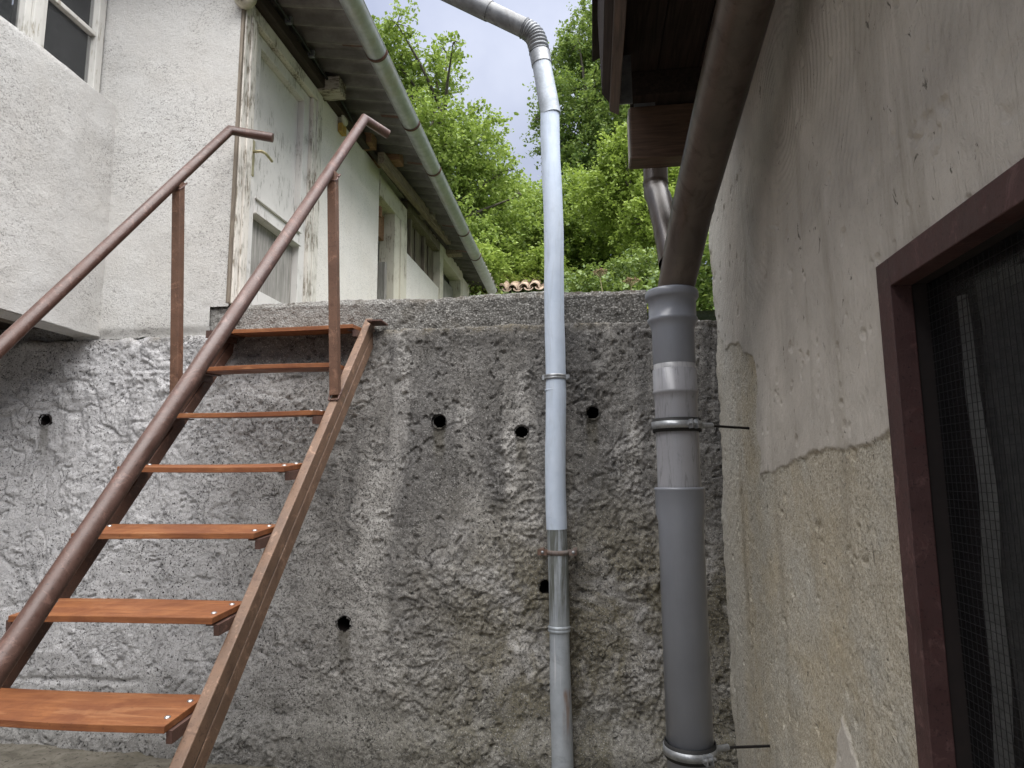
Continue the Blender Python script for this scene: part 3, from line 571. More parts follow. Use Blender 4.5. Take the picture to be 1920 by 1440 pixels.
for y in (4.06, 4.93, 5.70, 7.14, 7.92):
    m = MB(); arc = [R(180+i*12) for i in range(16)]; pts = []
    for a in arc:
        for dy in (-.013, .013):
            for rr in (.0725, .0765): pts.append((-1.40+rr*math.cos(a), y+dy, gz(y)+rr*math.sin(a)))
    fs = []
    for i in range(15):
        b = i*4; c = b+4; fs += [(b, b+1, c+1, c), (b+2, c+2, c+3, b+3), (b+1, b+3, c+3, c+1), (b, c, c+2, b+2)]
    m.add(pts, fs, True); m.build('bracket_ring', 'bracket', gut)
    MB().bar((-1.47, y-.02, gz(y)+.035), (-1.64, y-.02, gz(y)+.062), .03, .006).build('bracket_arm', 'bracket', gut)
# roof above the left part and far gable
MB().box((-5, 3.47, 4.6), (-2.3, 9.9, 4.61)).build('ceiling', 'room', WB)
MB().add([(-5, 9.9, 2.4), (-1.84, 9.9, 2.4), (-1.84, 9.9, 4.66), (-5, 9.9, 4.9)], [(0, 1, 2, 3)]).build('gable_wall', 'stucco2', WB)

# lamp over the door, round box, cable
L = thing('wall_lamp', (-1.99, 3.42, 4.5), 'small round caged bulkhead lamp above the corner of the peeling door', 'lamp')
m = MB().lathe((-1.985, 3.35, 4.435), [(0, .065), (.062, .065), (.066, .03), (.058, .0), (0, 0)], 24, 'Y'); m.build('lamp_base', 'ivory', L)
MB().lathe((-1.985, 3.35, 4.435), [(.05, .0), (.046, -.03), (.03, -.05), (0, -.056)], 20, 'Y').build('lamp_glass', 'lampglass', L)
m = MB()
for q in range(2):
    pa = []
    for i in range(13):
        a = math.pi*i/12; rr = .058; h = -.064*math.sin(a); x = rr*math.cos(a); pa.append((-1.985+(x if q == 0 else 0), 3.35+h, 4.435+(0 if q == 0 else x)))
    m.tube(pa, .0045, 6)
m.tube([(-1.985+.05*math.cos(a), 3.318, 4.435+.05*math.sin(a)) for a in np.linspace(0, 2*math.pi, 25)], .004, 6, False); m.build('lamp_cage', 'ivory', L)
J = thing('junction_box', w(4.9, 4.45, .04), 'round white junction box on a yellowed wood block under the corrugated eave', 'junction box')
ob = MB().lathe(w(4.83, 4.47, .035), [(0, -.04), (.028, -.04), (.03, 0), (.052, .0), (.054, .012), (.046, .022), (0, .024)], 24, 'X').build('box_lid', 'ivory', J)
m = MB(); wbox(m, 4.80, 4.89, 4.355, 4.43, .002, .04); m.build('mounting_block', 'yellow', J, bevel=.004)
m = MB(); wbox(m, 4.80, 4.86, 4.437, 4.51, -.03, .0); m.build('box_body', 'ivory', J, bevel=.004)
cb = MB().tube([w(3.3, 4.60, .10), w(3.55, 4.575, .085), w(3.95, 4.565, .09), w(4.3, 4.552, .08), w(4.6, 4.535, .085), w(4.8, 4.50, .09), w(4.88, 4.475, .09)], .010, 8).build('cable', 'cable', None,
    'black cable clipped along the dark beam under the corrugated eave', origin=w(3.6, 4.57, .1), cat='cable')
for u, z in ((3.78, 4.57), (4.12, 4.56)):
    m = MB(); wbox(m, u, u+.022, z-.02, z+.028, .06, .105); m.build('cable_clip', 'zinc', cb)

# ------------------------------------------------------------------ steel stair
ST = thing('steel_staircase', (-1.58, 2.3, .25), 'steep brown steel staircase with orange wooden treads and pipe handrails, leaning on the retaining wall', 'staircase')
def sz(y): return 1.485+1.081*(y-2.5)
def stringer(x0, x1, mat):
    dr = Vector((0, 1, 1.081)).normalized(); nn = Vector((0, -1.081, 1)).normalized()
    y0, y1 = 1.355, 3.40
    m = MB()
    for a, b in ((0, .0590), (.0635, .122)):
        poly = []
        p0, p1 = Vector((0, y0, sz(y0))), Vector((0, y1, sz(y1)))
        q = [p0-nn*a, p1-nn*a, p1-nn*b, p0-nn*b]
        m.prism([(0, v.y, v.z) for v in q], (x0, 0, 0), (x1, 0, 0))
    return m
sr = stringer(-1.20, -1.16, 0).build('stringer', 'stringer', ST, bevel=.004)
sl = stringer(-1.995, -1.955, 0).build('stringer', 'stringer_shaded', ST, bevel=.004, label='left stringer of the stairs, its shade painted in darker brown')
m = MB()
for x in (-1.181, -1.976):
    p = [(x, y, sz(y)-.061*1.4726-.0) for y in np.linspace(1.36, 3.39, 60)]
    m.tube([(a+random.uniform(-.001, .001), b, c) for a, b, c in p], .0188, 6)
m.build('weld_seam', 'rubber', ST)
MB().box((-1.158, 3.30, 2.418), (-1.08, 3.42, 2.426)).build('wall_bracket', 'brk', ST)
MB().box((-2.06, 3.31, 2.36), (-1.997, 3.40, 2.40)).build('wall_bracket', 'brk', ST)
tilt = R(4.5)
for k in range(1, 10):
    yf = 3.225-.23*(k-1)+(.01 if k % 2 else -.004); zf = 2.388-.245*(k-1); dep = .215; th = .021
    x0, x1 = (-1.965 if k == 1 else -1.927), -1.212; n = 14; v = []
    rs = random.Random(k); bow = rs.uniform(-.006, .004); tw = rs.uniform(-.004, .004); tl = tilt+rs.uniform(-.012, .012)
    for zz in (0, 1):
        for j in range(6):
            for i in range(n+1):
                t = i/n; q = j/5
                x = x0+(x1-x0)*t; y = yf+dep*q*math.cos(tl); z = zf+dep*q*math.sin(tl)+bow*(1-(2*t-1)**2)+tw*(2*t-1)*(1-q)
                fy = .003*math.sin(t*7+k) if j == 0 else 0
                v.append((x, y+fy, z-(th if zz == 0 else 0)))
    N = (n+1)*6; fs = []
    for j in range(5):
        for i in range(n):
            a = j*(n+1)+i; fs.append((a, a+n+1, a+n+2, a+1)); b = a+N; fs.append((b, b+1, b+n+2, b+n+1))
    for i in range(n):
        a = i; fs.append((a, a+1, a+1+N, a+N)); a = 5*(n+1)+i; fs.append((a+1, a, a+N, a+1+N))
    for j in range(5):
        a = j*(n+1); fs.append((a+n+1, a, a+N, a+n+1+N)); a = j*(n+1)+n; fs.append((a, a+n+1, a+n+1+N, a+N))
    tr = MB().add(v, fs).build('tread', 'tread', ST, bevel=.002)
    for sx, xb, xe in ((1, -1.2005, -1.245), (-1, -1.9545, -1.888)):
        pa = [Vector((xb, yf+q*math.cos(tl), zf-th-.003+q*math.sin(tl))) for q in (.022, .205)]
        dn = Vector((0, math.sin(tl), -math.cos(tl)))
        MB().add([pa[0], pa[1], pa[1]+dn*.005, pa[0]+dn*.005]+[p+Vector((xe-xb, 0, 0)) for p in (pa[0], pa[1], pa[1]+dn*.005, pa[0]+dn*.005)],
            [(0, 1, 2, 3), (7, 6, 5, 4), (0, 4, 5, 1), (1, 5, 6, 2), (2, 6, 7, 3), (3, 7, 4, 0)]) \
          .add([pa[0]+dn*.0052, pa[1]+dn*.0052, pa[1]+dn*.036, pa[0]+dn*.036]+[p+Vector((-sx*.006-sx*.012, 0, 0)) for p in (pa[0]+dn*.0052, pa[1]+dn*.0052, pa[1]+dn*.036, pa[0]+dn*.036)],
            [(0, 1, 2, 3), (7, 6, 5, 4), (0, 4, 5, 1), (1, 5, 6, 2), (2, 6, 7, 3), (3, 7, 4, 0)]).build('tread_bracket', 'brk', tr)
        for q in (.055, .165):
            c = Vector((-1.238 if sx > 0 else -1.902, yf+q*math.cos(tl), zf+q*math.sin(tl)+.0005+tw*(sx)*(1-q/.215)))
            MB().lathe(c, [(0, .0045), (.005, .004), (.0085, .002), (.0098, -.001)], 14).build('bolt', 'bolt', tr)
hz = lambda y: 2.632+1.148*(y-2.5)
r_ = .0255
MB().tube([(-1.20, 1.12, hz(1.12)), (-1.20, 3.305, hz(3.305)), (-1.105, 3.425, hz(3.305)-.03)], r_, 20).build('handrail', 'handrail', ST)
MB().tube([(-1.98, 1.12, hz(1.12)), (-1.98, 3.30, hz(3.30)-.005), (-1.755, 3.36, hz(3.30)-.035)], r_, 20).build('handrail', 'handrail', ST)
MB().bar((-1.18, 2.955, 1.985), (-1.188, 2.862, 3.035), .042, .042, (0, 1, 0)).build('handrail_post', 'post', ST, bevel=.003)
MB().bar((-1.975, 2.96, 1.99), (-1.978, 2.875, 3.045), .042, .042, (0, 1, 0)).build('handrail_post', 'post', ST, bevel=.003)
MB().bar((-1.18, 1.20, .25), (-1.188, 1.17, 1.10), .042, .042, (0, 1, 0)).build('handrail_post', 'post', ST, bevel=.003)
MB().bar((-1.975, 1.20, .25), (-1.978, 1.17, 1.10), .042, .042, (0, 1, 0)).build('handrail_post', 'post', ST, bevel=.003)

for (x, y, z, lean) in ((-1.18, 2.955, 1.986, 1), (-1.975, 2.96, 1.992, 1), (-1.187, 2.868, 3.012, 1), (-1.978, 2.880, 3.02, 1)):
    rr = random.Random(int(z*100+x*10)); q = []
    for i in range(33):
        a = i*2*math.pi/32; k = .0225/max(abs(math.cos(a)), abs(math.sin(a))); dx, dy = k*math.cos(a), k*math.sin(a)
        q.append((x+dx+rr.uniform(-.0015, .0015), y+dy+rr.uniform(-.0015, .0015), z+dy*1.1+rr.uniform(-.002, .002)))
    MB().tube(q, [.0045+rr.uniform(-.0014, .0014) for _ in q], 6, False).build('weld_bead', 'brk', ST)

# ------------------------------------------------------------------ pale blue downpipe with ribbed elbow
DP = thing('downpipe', (-.175, 3.31, .25), 'pale blue painted metal downpipe with a ribbed elbow, in the middle of the rough wall', 'downpipe')
px, py, pr = -.176, 3.300, .0505
def wob(z): return px+.004*math.sin(z*3.1)+.003*math.sin(z*7), py+.004*math.sin(z*2.3+1)
path = [(*wob(z), z) for z in np.linspace(1.352, 3.52, 24)]
MB().tube(path, [pr+.0006*math.sin(i*2.1) for i in range(24)], 28).build('painted_pipe', 'pipeblue', DP)
MB().tube([(*wob(z), z) for z in np.linspace(.889, 1.36, 8)], pr-.0022, 28).build('zinc_pipe', 'oldzinc', DP)
MB().tube([(*wob(z), z) for z in np.linspace(.13, .893, 8)], [pr+.002, pr+.001, pr, pr, pr, pr-.001, pr-.0035, pr-.0035], 28).build('zinc_pipe', 'oldzinc', DP, label='stained lower zinc length of the downpipe')
MB().lathe((px, py, .889), [(pr-.002, -.016), (pr+.003, -.01), (pr+.003, -.003), (pr-.0005, 0), (pr+.003, .004), (pr+.003, .010), (pr-.002, .016)], 28).build('joint_ring', 'oldzinc', DP)
MB().lathe((px, py, 2.03), [(pr+.0002, -.004), (pr+.0022, -.002), (pr+.0022, .002), (pr+.0002, .004)], 28).build('joint_ring', 'pipeblue', DP)
c0, c1 = Vector((px, py, 3.50)), Vector((-.232, py, 3.865))
MB().tube([c0, c0.lerp(c1, .3), c1], [pr+.003, pr+.002, pr-.001], 28).build('upper_sleeve', 'sleeve', DP)
MB().tube([c0.lerp(c1, .80), c0.lerp(c1, .99)], pr+.004, 28).build('sleeve_collar', 'zinc', DP)
a0 = c1; d0 = (c1-c0).normalized(); dirA = Vector((-.865, -.05, .50)).normalized(); a1 = Vector((-.312, py-.004, 4.012))
ctrl = a0+d0*.085; ctrl2 = a1-dirA*.07; el = []
for i in range(41):
    t = i/40; el.append(a0*(1-t)**3+ctrl*3*t*(1-t)**2+ctrl2*3*t*t*(1-t)+a1*t**3)
MB().tube(el, [pr+.001+.0055*math.cos(i*2*math.pi/4.45) for i in range(41)], 28).build('ribbed_elbow', 'zincelbow', DP)
a2 = a1+dirA*.26
MB().tube([a1-dirA*.01, a2], pr+.001, 28).build('inclined_pipe', 'zincdark', DP)
MB().tube([a2-dirA*.04, a2+dirA*.9], pr+.0045, 28).build('inclined_pipe', 'zincdark', DP)
m = MB().lathe((px, py, 2.095), [(pr+.0005, -.012), (pr+.006, -.012), (pr+.006, -.004), (pr+.0035, 0), (pr+.006, .004), (pr+.006, .012), (pr+.0005, .012)], 28, 'Z')
m.box((px+pr+.002, py-.012, 2.083), (px+pr+.022, py-.002, 2.107)).box((px-pr-.014, py-.012, 2.083), (px-pr-.002, py-.002, 2.107)).tube([(px+pr+.015, py-.03, 2.092), (px+pr+.015, py+.02, 2.092)], .006, 10).tube([(px, py+pr, 2.095), (px, 3.43, 2.095)], .006, 8)
m.build('pipe_clamp', 'zinc', DP)
m = MB().lathe((px, py, 1.243), [(pr+.0005, -.011), (pr+.0035, -.011), (pr+.0035, .011), (pr+.0005, .011)], 28)
for s_ in (-1, 1): m.box((px+s_*.068-.03, py-.012, 1.229), (px+s_*.068+.03-.012, py-.007, 1.257)).bar((px+s_*.08, py-.01, 1.243), (px+s_*.08, 3.43, 1.243), .02, .024)
st = m.build('pipe_strap', 'rust', DP)
for s_ in (-1, 1): MB().lathe((px+s_*.074, py-.0125, 1.243), [(0, -.005), (.006, -.004), (.008, 0)], 10, 'Y').build('strap_screw', 'zinc', st)

# ------------------------------------------------------------------ grey plastic drain pipe
GP = thing('drain_pipe', (.335, 2.62, .25), 'thick grey plastic drain pipe with sockets and clamps beside the plastered wall', 'drain pipe')
qx, qy, q0 = .325, 2.62, .0835
def lz(prof, name, mat, lab=None): return MB().lathe((qx, qy, 0), [(r+q0, z) for r, z in prof], 44).build(name, mat, GP, lab)
lz([(-.02, .16), (0, .16), (0, 1.435), (.008, 1.46), (.0085, 1.548), (.0105, 1.551), (.0105, 1.558), (.002, 1.560)], 'lower_pipe', 'pvc')
lz([(-.003, 1.555), (-.003, 1.885), (.0005, 1.915), (.0035, 1.918), (.0035, 1.927), (.0005, 1.931), (.0005, 2.010), (-.006, 2.013)], 'scratched_pipe', 'pvcs', 'scratched middle length of grey pipe')
lz([(-.0035, 2.0), (-.0035, 2.036), (-.007, 2.038)], 'light_band', 'pvcw', 'pale band at the pipe joint')
lz([(-.004, 2.030), (-.002, 2.034), (-.002, 2.165), (.007, 2.195), (.013, 2.202), (.013, 2.212), (.008, 2.216), (.008, 2.285), (.016, 2.290), (.020, 2.298), (.020, 2.316), (.015, 2.325), (.006, 2.324), (.002, 2.29), (-.004, 2.20), (-.08, 2.18)], 'top_socket', 'pvc')
for z, ry in ((1.794, 2.74), (.628, 2.66)):
    lz([(.0035, z-.026), (.008, z-.026), (.008, z+.026), (.0035, z+.026)], 'rubber_liner', 'rubber')
    c = lz([(.0085, z-.014), (.012, z-.014), (.012, z+.014), (.0085, z+.014)], 'pipe_clamp', 'zinc')
    a = R(-62); bx, by = qx+(q0+.012)*math.cos(a), qy+(q0+.012)*math.sin(a); tx, ty = -math.sin(a), math.cos(a); nx, ny = math.cos(a), math.sin(a)
    for s_ in (-1, 1):
        MB().bar((bx+tx*s_*.012, by+ty*s_*.012, z), (bx+tx*s_*.012+nx*.022, by+ty*s_*.012+ny*.022, z), .004, .034).build('clamp_lug', 'zinc', c)
    MB().tube([(bx-tx*.026+nx*.013, by-ty*.026+ny*.013, z), (bx+tx*.026+nx*.013, by+ty*.026+ny*.013, z)], .006, 10).build('clamp_screw', 'zinc', c)
    MB().tube([(qx+q0+.010, qy+.01, z), (qx+q0+.055, qy+.03, z)], .011, 10).build('clamp_nut', 'zinc', c)
    MB().tube([(qx+q0+.03, qy+.02, z), (.66, ry+.04, z-.006)], .0052, 8).build('threaded_rod', 'wire2', c)

# ------------------------------------------------------------------ brown downpipe with branch
BP = thing('branched_downpipe', (.335, 2.6, 2.3), 'dark brown metal downpipe with a side branch, running into the grey plastic pipe', 'downpipe')
k0, k1, k2 = Vector((.325, 2.655, 2.255)), Vector((.397, 2.465, 2.605)), Vector((.487, 1.20, 3.115))
MB().tube([k0, k0.lerp(k1, .5), k1, k1.lerp(k2, .3), k2], [.068, .0735, .0775, .0775, .0775], 40).build('main_pipe', 'brownpipe', BP)
dk = (k2-k1).normalized(); MB().tube([k1-dk*.006, k1+dk*.012, k1+dk*.02], [.0785, .0800, .0785], 40, False).build('mitre_seam', 'brownpipe', BP)
b0 = Vector((.313, 2.86, 3.2)); b1 = Vector((.306, 2.86, 2.875)); b2 = Vector((.312, 2.815, 2.80)); b3 = Vector((.342, 2.59, 2.43))
MB().tube([b0, b1, b1.lerp(b2, .55)+Vector((-.004, .006, -.004)), b2, b2.lerp(b3, .5), b3], .0535, 30).build('branch_pipe', 'brownpipe', BP)
MB().tube([b1+Vector((0, 0, .02)), b1+Vector((0, 0, .005))], .0555, 30, False).build('branch_collar', 'brownpipe', BP)
db = (b3-b2).normalized(); MB().tube([b3-db*.20, b3-db*.12, b3], [.0560, .0575, .066], 30, False).build('branch_socket', 'brownpipe', BP)

# ------------------------------------------------------------------ plastered building on the right
PB = thing('plastered_building', (1.5, 1, .25), 'building with patched sandy plaster wall, dark eave and red window along the right', 'building')
ys = np.concatenate([np.linspace(-2.6, .98, 60), np.linspace(1.0, 3.425, 480)]); zs = np.linspace(.08, 3.3, 600); Y, Z = np.meshgrid(ys, zs)
line = 1.612+(2.648-Y)*.085+.022*fbm(Y*7, Z*4, 120, 4, .6)+.035*fbm(Y*2, Z*0, 121, 2)
coat = sstep(-.002, .004, Z-line)*sstep(.012, -.012, Y-(2.63+.09*fbm(Y*3, Z*6, 122, 4, .6)+.75*sstep(2.0, 2.5, Z+.2*fbm(Y*3, Z*3, 125, 3))))
rp_ = (1.015+.03*fbm(Y*9, Z*9, 123, 3)-Z)-np.abs(Y-1.90+.25*(1.0-Z))*1.3-.07*np.abs(fbm(Y*14, Z*9, 126, 4, .6)); coat = np.maximum(coat, sstep(0, .02, rp_))
d = .004*fbm(Y*3, Z*3, 101, 4)+.010*fbm(Y*.8, Z*.8, 103, 2)
d += (1-coat)*(.0022*fbm(Y*70, Z*70, 102, 2, .8)+.003*fbm(Y*14, Z*12, 105, 3))+coat*(.005+.0008*fbm(Y*40, Z*40, 106, 3)+.002*fbm(Y*8, Z*5, 107, 3))
d -= .006*sstep(.84, .95, vnoise(Y*26, Z*17, 108)+.35*vnoise(Y*60, Z*50, 109))
d += .02*sstep(3.25, 3.42, Y)*fbm(Y*6, Z*7, 104, 4, .6)-.03*sstep(3.38, 3.425, Y)
Xr = .622-d; cy = (Y[:-1, :-1]+Y[1:, 1:])/2; cz = (Z[:-1, :-1]+Z[1:, 1:])/2
WY0, WY1, WZ0, WZ1 = .28, 1.432, .62, 2.032
pw = grid_mesh('wall', 'plaster', np.stack([Xr, Y, Z], -1), PB, keep=~((cy > WY0+.03) & (cy < WY1-.03) & (cz > WZ0+.03) & (cz < WZ1-.03)))
ca = pw.data.attributes.new('coat', 'FLOAT', 'POINT'); ca.data.foreach_set('value', coat.astype(np.float32).ravel())
MB().add([(.65, 3.42, .2), (4, 3.42, .2), (4, 3.42, 3.3), (.65, 3.42, 3.3)], [(0, 1, 2, 3)]).build('end_wall', 'plaster', PB)
fx0, fx1, fw_ = .598, .64, .058
wn2 = MB().box((fx0, WY1-fw_, WZ0), (fx1, WY1, WZ1)).build('window', 'redframe', PB, 'dark red framed window with wired glass', bevel=.002)
MB().box((fx0, WY0, WZ1-fw_), (fx1, WY1-fw_-.001, WZ1)).build('frame_head', 'redframe', wn2, bevel=.002)
MB().box((fx0, WY0, WZ0), (fx1, WY1-fw_-.001, WZ0+fw_)).build('frame_sill', 'redframe', wn2, bevel=.002)
MB().box((fx0, WY0, WZ0+fw_+.001), (fx1, WY0+fw_, WZ1-fw_-.001)).build('frame_jamb', 'redframe', wn2, bevel=.002)
MB().box((fx1-.001, WY1-.054, WZ0), (.80, WY1-.02, WZ1)).box((fx1-.001, WY0, WZ1-.054), (.80, WY1-.055, WZ1-.02)).box((fx1-.001, WY0+.02, WZ0), (.80, WY0+.054, WZ1-.056)).build('window_reveal', 'reveal', wn2)
MB().box((.668, WY0+.055, WZ0+.03), (.672, WY1-.056, WZ1-.056)).build('pane', 'wglass', wn2)
m = MB()
for i in range(70):
    y = WY0+.06+i*.0155
    if y < WY1-.06: m.box((.6655, y, WZ0+.05), (.6665, y+.0009, WZ1-.06))
for i in range(86):
    z = WZ0+.05+i*.0155
    if z < WZ1-.06: m.box((.6645, WY0+.06, z), (.6653, WY1-.06, z+.0009))
m.build('wire_grid', 'wire', wn2)
us = np.linspace(.2, 1.30, 160); zz = np.linspace(.5, 1.95, 30); U, Zc = np.meshgrid(us, zz)
grid_mesh('net_curtain', 'net', np.stack([.715+.012*np.sin(U*90+3*np.sin(Zc*2))+.006*fbm(U*20, Zc*3, 111), U+.01*np.sin(Zc*4), Zc], -1), wn2)
us = np.linspace(1.285, 1.322, 12); U, Zc = np.meshgrid(us, np.linspace(.5, 1.93, 60))
grid_mesh('curtain_edge', 'netlight', np.stack([.692+.008*np.sin(U*120+Zc*3), U+.009*np.sin(Zc*7)+.005*np.sin(Zc*19), Zc], -1), wn2)
MB().box((1.1, 0, .4), (1.12, 1.6, 2.3)).box((.80, 1.43, .4), (1.1, 1.45, 2.3)).box((.8, 0, 2.04), (1.1, 1.43, 2.06)).box((.8, 0, .4), (1.1, 1.43, .42)).box((.8, -.02, .4), (1.1, 0, 2.3)).build('room', 'room', PB)
# eave
SZ = 3.235
for x0, x1 in ((.136, .298), (.301, .46), (.463, .66)):
    MB().box((x0, -2.6, SZ), (x1, 2.66, SZ+.02)).build('soffit_board', 'soffit', PB, bevel=.003)
MB().box((.137, -2.6, SZ+.024), (.66, 2.66, SZ+.04)).build('eave_deck', 'soffit', PB)
MB().prism([(.098, 0, 3.02), (.134, 0, 3.0), (.134, 0, 3.40), (.098, 0, 3.40)], (0, -2.6, 0), (0, 2.47, 0)).build('fascia_board', 'fascia', PB, bevel=.003)
MB().prism([(.070, 0, 3.075), (.0975, 0, 3.035), (.0975, 0, 3.42), (.06, 0, 3.42)], (0, -2.6, 0), (0, 2.44, 0)).build('roof_edge_board', 'soffit', PB, bevel=.003)
MB().box((.136, 2.44, 3.03), (.186, 2.444, 3.234)).build('metal_plate', 'zinc', PB)
MB().box((.185, 2.60, 2.882), (.50, 2.70, 3.108)).build('cross_beam', 'boxbeam', PB, bevel=.004)
MB().box((.18, 2.601, 2.886), (.1845, 2.70, 3.10)).build('beam_end_board', 'greyboard', PB)
MB().box((.19, 2.55, 3.125), (.50, 2.66, 3.233)).build('cross_beam', 'soffit', PB, bevel=.004)
MB().box((.205, 2.605, 3.109), (.29, 2.64, 3.124)).build('packing_strip', 'zincdark', PB)
MB().add([(.04, -2.6, 3.42), (.04, 2.75, 3.42), (3.0, 2.75, 4.9), (3.0, -2.6, 4.9), (.04, -2.6, 3.46), (.04, 2.75, 3.46), (3.0, 2.75, 4.94), (3.0, -2.6, 4.94)],
    [(0, 1, 2, 3), (7, 6, 5, 4), (0, 4, 5, 1), (1, 5, 6, 2), (2, 6, 7, 3), (3, 7, 4, 0)]).build('roof', 'soffit', PB)

# ------------------------------------------------------------------ clay-tiled roof beyond
TR = thing('tiled_roof', (-1.5, 10.3, 4.4), 'little clay barrel-tiled roof peeking over the kerb beyond the gutter', 'roof')
k_ = (10.2-0)/11.
def tile(cx, y, z, r, up, L=.42):
    m = MB(); n = 9; pts = []
    for yy, zz, rr in ((y, z, r), (y+L, z+L*.42, r*.86)):
        for q in (rr, rr-.016):
            for i in range(n):
                a = math.pi*i/(n-1); pts.append((cx+q*math.cos(a), yy, zz+(q*math.sin(a) if up else -q*math.sin(a)*.7)))
    fs = []
    for i in range(n-1): fs += [(i, i+1, 2*n+i+1, 2*n+i), (n+i+1, n+i, 3*n+i, 3*n+i+1), (i+1, i, n+i, n+i+1), (2*n+i, 2*n+i+1, 3*n+i+1, 3*n+i)]
    m.add(pts, fs, False); return m
for row in range(3):
    for i in range(8):
        x = -2.05+i*.172; zb = 4.52+row*.145+i*.006+random.uniform(-.012, .012)
        tile(x, 10.1+row*.34, zb, .083+random.uniform(-.005, .005), True).build('cover_tile', 'tile', TR)
        tile(x+.086, 10.1+row*.34, zb+.01, .075, False).build('pan_tile', 'tile', TR)
MB().add([(-2.2, 10.15, 2.4), (-.65, 10.15, 2.4), (-.65, 10.15, 4.50), (-2.2, 10.15, 4.46)], [(0, 1, 2, 3)]).add([(-.65, 10.15, 2.4), (-.65, 11.2, 2.4), (-.65, 11.2, 4.9), (-.65, 10.15, 4.5)], [(0, 1, 2, 3)]).build('wall', 'stucco2', TR)

# ------------------------------------------------------------------ trees and shrubs
def leaves(mb, pts, size, rng, droop=.3):
    n = len(pts); nz = rng.normal(size=(n, 3)); nz[:, 2] = np.abs(nz[:, 2])+.5; nz /= np.linalg.norm(nz, axis=1)[:, None]
    ax = rng.normal(size=(n, 3)); ax[:, 2] -= droop; ax -= nz*(ax*nz).sum(1)[:, None]; ax /= np.linalg.norm(ax, axis=1)[:, None]
    sd = np.cross(nz, ax); s = size*rng.uniform(.6, 1.3, (n, 1)); wd = rng.uniform(.26, .40, (n, 1))
    a = pts-ax*s*.5; b = pts+ax*s*.5; l = pts+sd*s*wd+nz*s*.10-ax*s*.06; r = pts-sd*s*wd+nz*s*.10-ax*s*.06
    return np.stack([a, r, b, l], 1).reshape(-1, 3)
def plant(name, label, cat, lobes, n, size, mat, base, seed, group=None, trunk_r=.12, clump=.17, shoots=0, spread=1.):
    rng = np.random.default_rng(seed); T = thing(name, base, label, cat, group)
    w_ = np.array([l[3]**2.2 for l in lobes]); w_ /= w_.sum(); P_ = []; base = Vector(base)
    tk = MB(); cs = [Vector(l[:3]) for l in lobes]; topc = max(cs, key=lambda c: c.z)
    mid = Vector((sum(c.x for c in cs)/len(cs), sum(c.y for c in cs)/len(cs), base.z+(topc.z-base.z)*.55))
    pth = [base, base.lerp(mid, .5)+Vector((rng.normal()*.1, 0, 0)), mid, mid.lerp(topc, .6), topc]
    tk.tube(pth, [trunk_r, trunk_r*.85, trunk_r*.65, trunk_r*.35, trunk_r*.1], 8)
    lm = MB()
    for c, l in zip(cs, lobes):
        st_ = base.lerp(mid, .55+.45*rng.random()) if c.z < mid.z else mid.lerp(topc, rng.random()*.5)
        q = st_.lerp(c, .55)+Vector(rng.normal(size=3))*l[3]*.2
        lm.tube([st_, q, c], [trunk_r*.35, trunk_r*.22, trunk_r*.08], 6, False)
        for j in range(5):
            dv = Vector(rng.normal(size=3)).normalized()*l[3]*.95; lm.tube([c, c+dv*.5+Vector((0, 0, .05*l[3])), c+dv], [trunk_r*.09, trunk_r*.06, trunk_r*.02], 4, False)
    for l, wt_ in zip(lobes, w_):
        k = int(n*wt_); c = np.array(l[:3]); r = l[3]
        nc = max(6, int(k/22)); d = rng.normal(size=(nc, 3)); d /= np.linalg.norm(d, axis=1)[:, None]
        cc = c+d*r*spread*(rng.random((nc, 1))**.45)
        td = d*.9+rng.normal(size=(nc, 3))*.6+np.array([0, 0, .25]); td /= np.linalg.norm(td, axis=1)[:, None]
        tl_ = (r*.32+size*2.2)*rng.uniform(.5, 1.5, (nc, 1))
        idx = rng.integers(0, nc, k); t_ = rng.random((k, 1)); sag = np.array([0, 0, -1.])*(t_**2)*tl_[idx]*.35
        P_.append(cc[idx]+td[idx]*tl_[idx]*t_+sag+rng.normal(size=(k, 3))*size*.55)
    P_ = np.concatenate(P_); co = leaves(None, P_, size, rng); nf = len(P_)
    me = bpy.data.meshes.new('crown'); me.vertices.add(nf*4); me.vertices.foreach_set('co', (co-np.array(base)).astype(np.float32).ravel())
    tri = (np.array([0, 1, 2, 0, 2, 3])[None]+np.arange(nf)[:, None]*4).astype(np.int32).ravel()
    me.loops.add(len(tri)); me.loops.foreach_set('vertex_index', tri); me.polygons.add(nf*2)
    me.polygons.foreach_set('loop_start', np.arange(0, len(tri), 3, dtype=np.int32)); me.polygons.foreach_set('loop_total', np.full(nf*2, 3, dtype=np.int32))
    me.materials.append(MT[mat]); me.update(calc_edges=True)
    o = bpy.data.objects.new('crown', me); COL.objects.link(o); o.parent = T
    tk.build('trunk' if trunk_r > .06 else 'stem', 'bark', T); lm.build('limbs' if trunk_r > .06 else 'twigs', 'bark', T)
    return T
LOBES_A=[(-3.18,10.25,9.39,.24),(-3.39,10.75,9.09,.4),(-3.72,11.25,8.8,.5),(-3.4,11.75,8.75,.62),(-2.7,10.5,7.47,.6),(-2.66,11.0,8.88,.39),(-2.58,11.5,9.65,.22),(-2.19,10.25,8.95,.13),(-2.14,10.75,7.17,.65),(-1.9,11.25,7.77,.45),(-1.83,11.75,6.95,.5),(-1.38,10.5,6.7,.2),(-2.14,11.0,6.4,.71),(-1.64,11.5,6.18,.74),(-1.05,10.25,6.15,.14),(-3.77,10.75,9.23,.48),(-3.7,11.25,7.84,.75),(-3.01,11.75,7.2,.77),(-1.95,10.5,5.34,.62)]
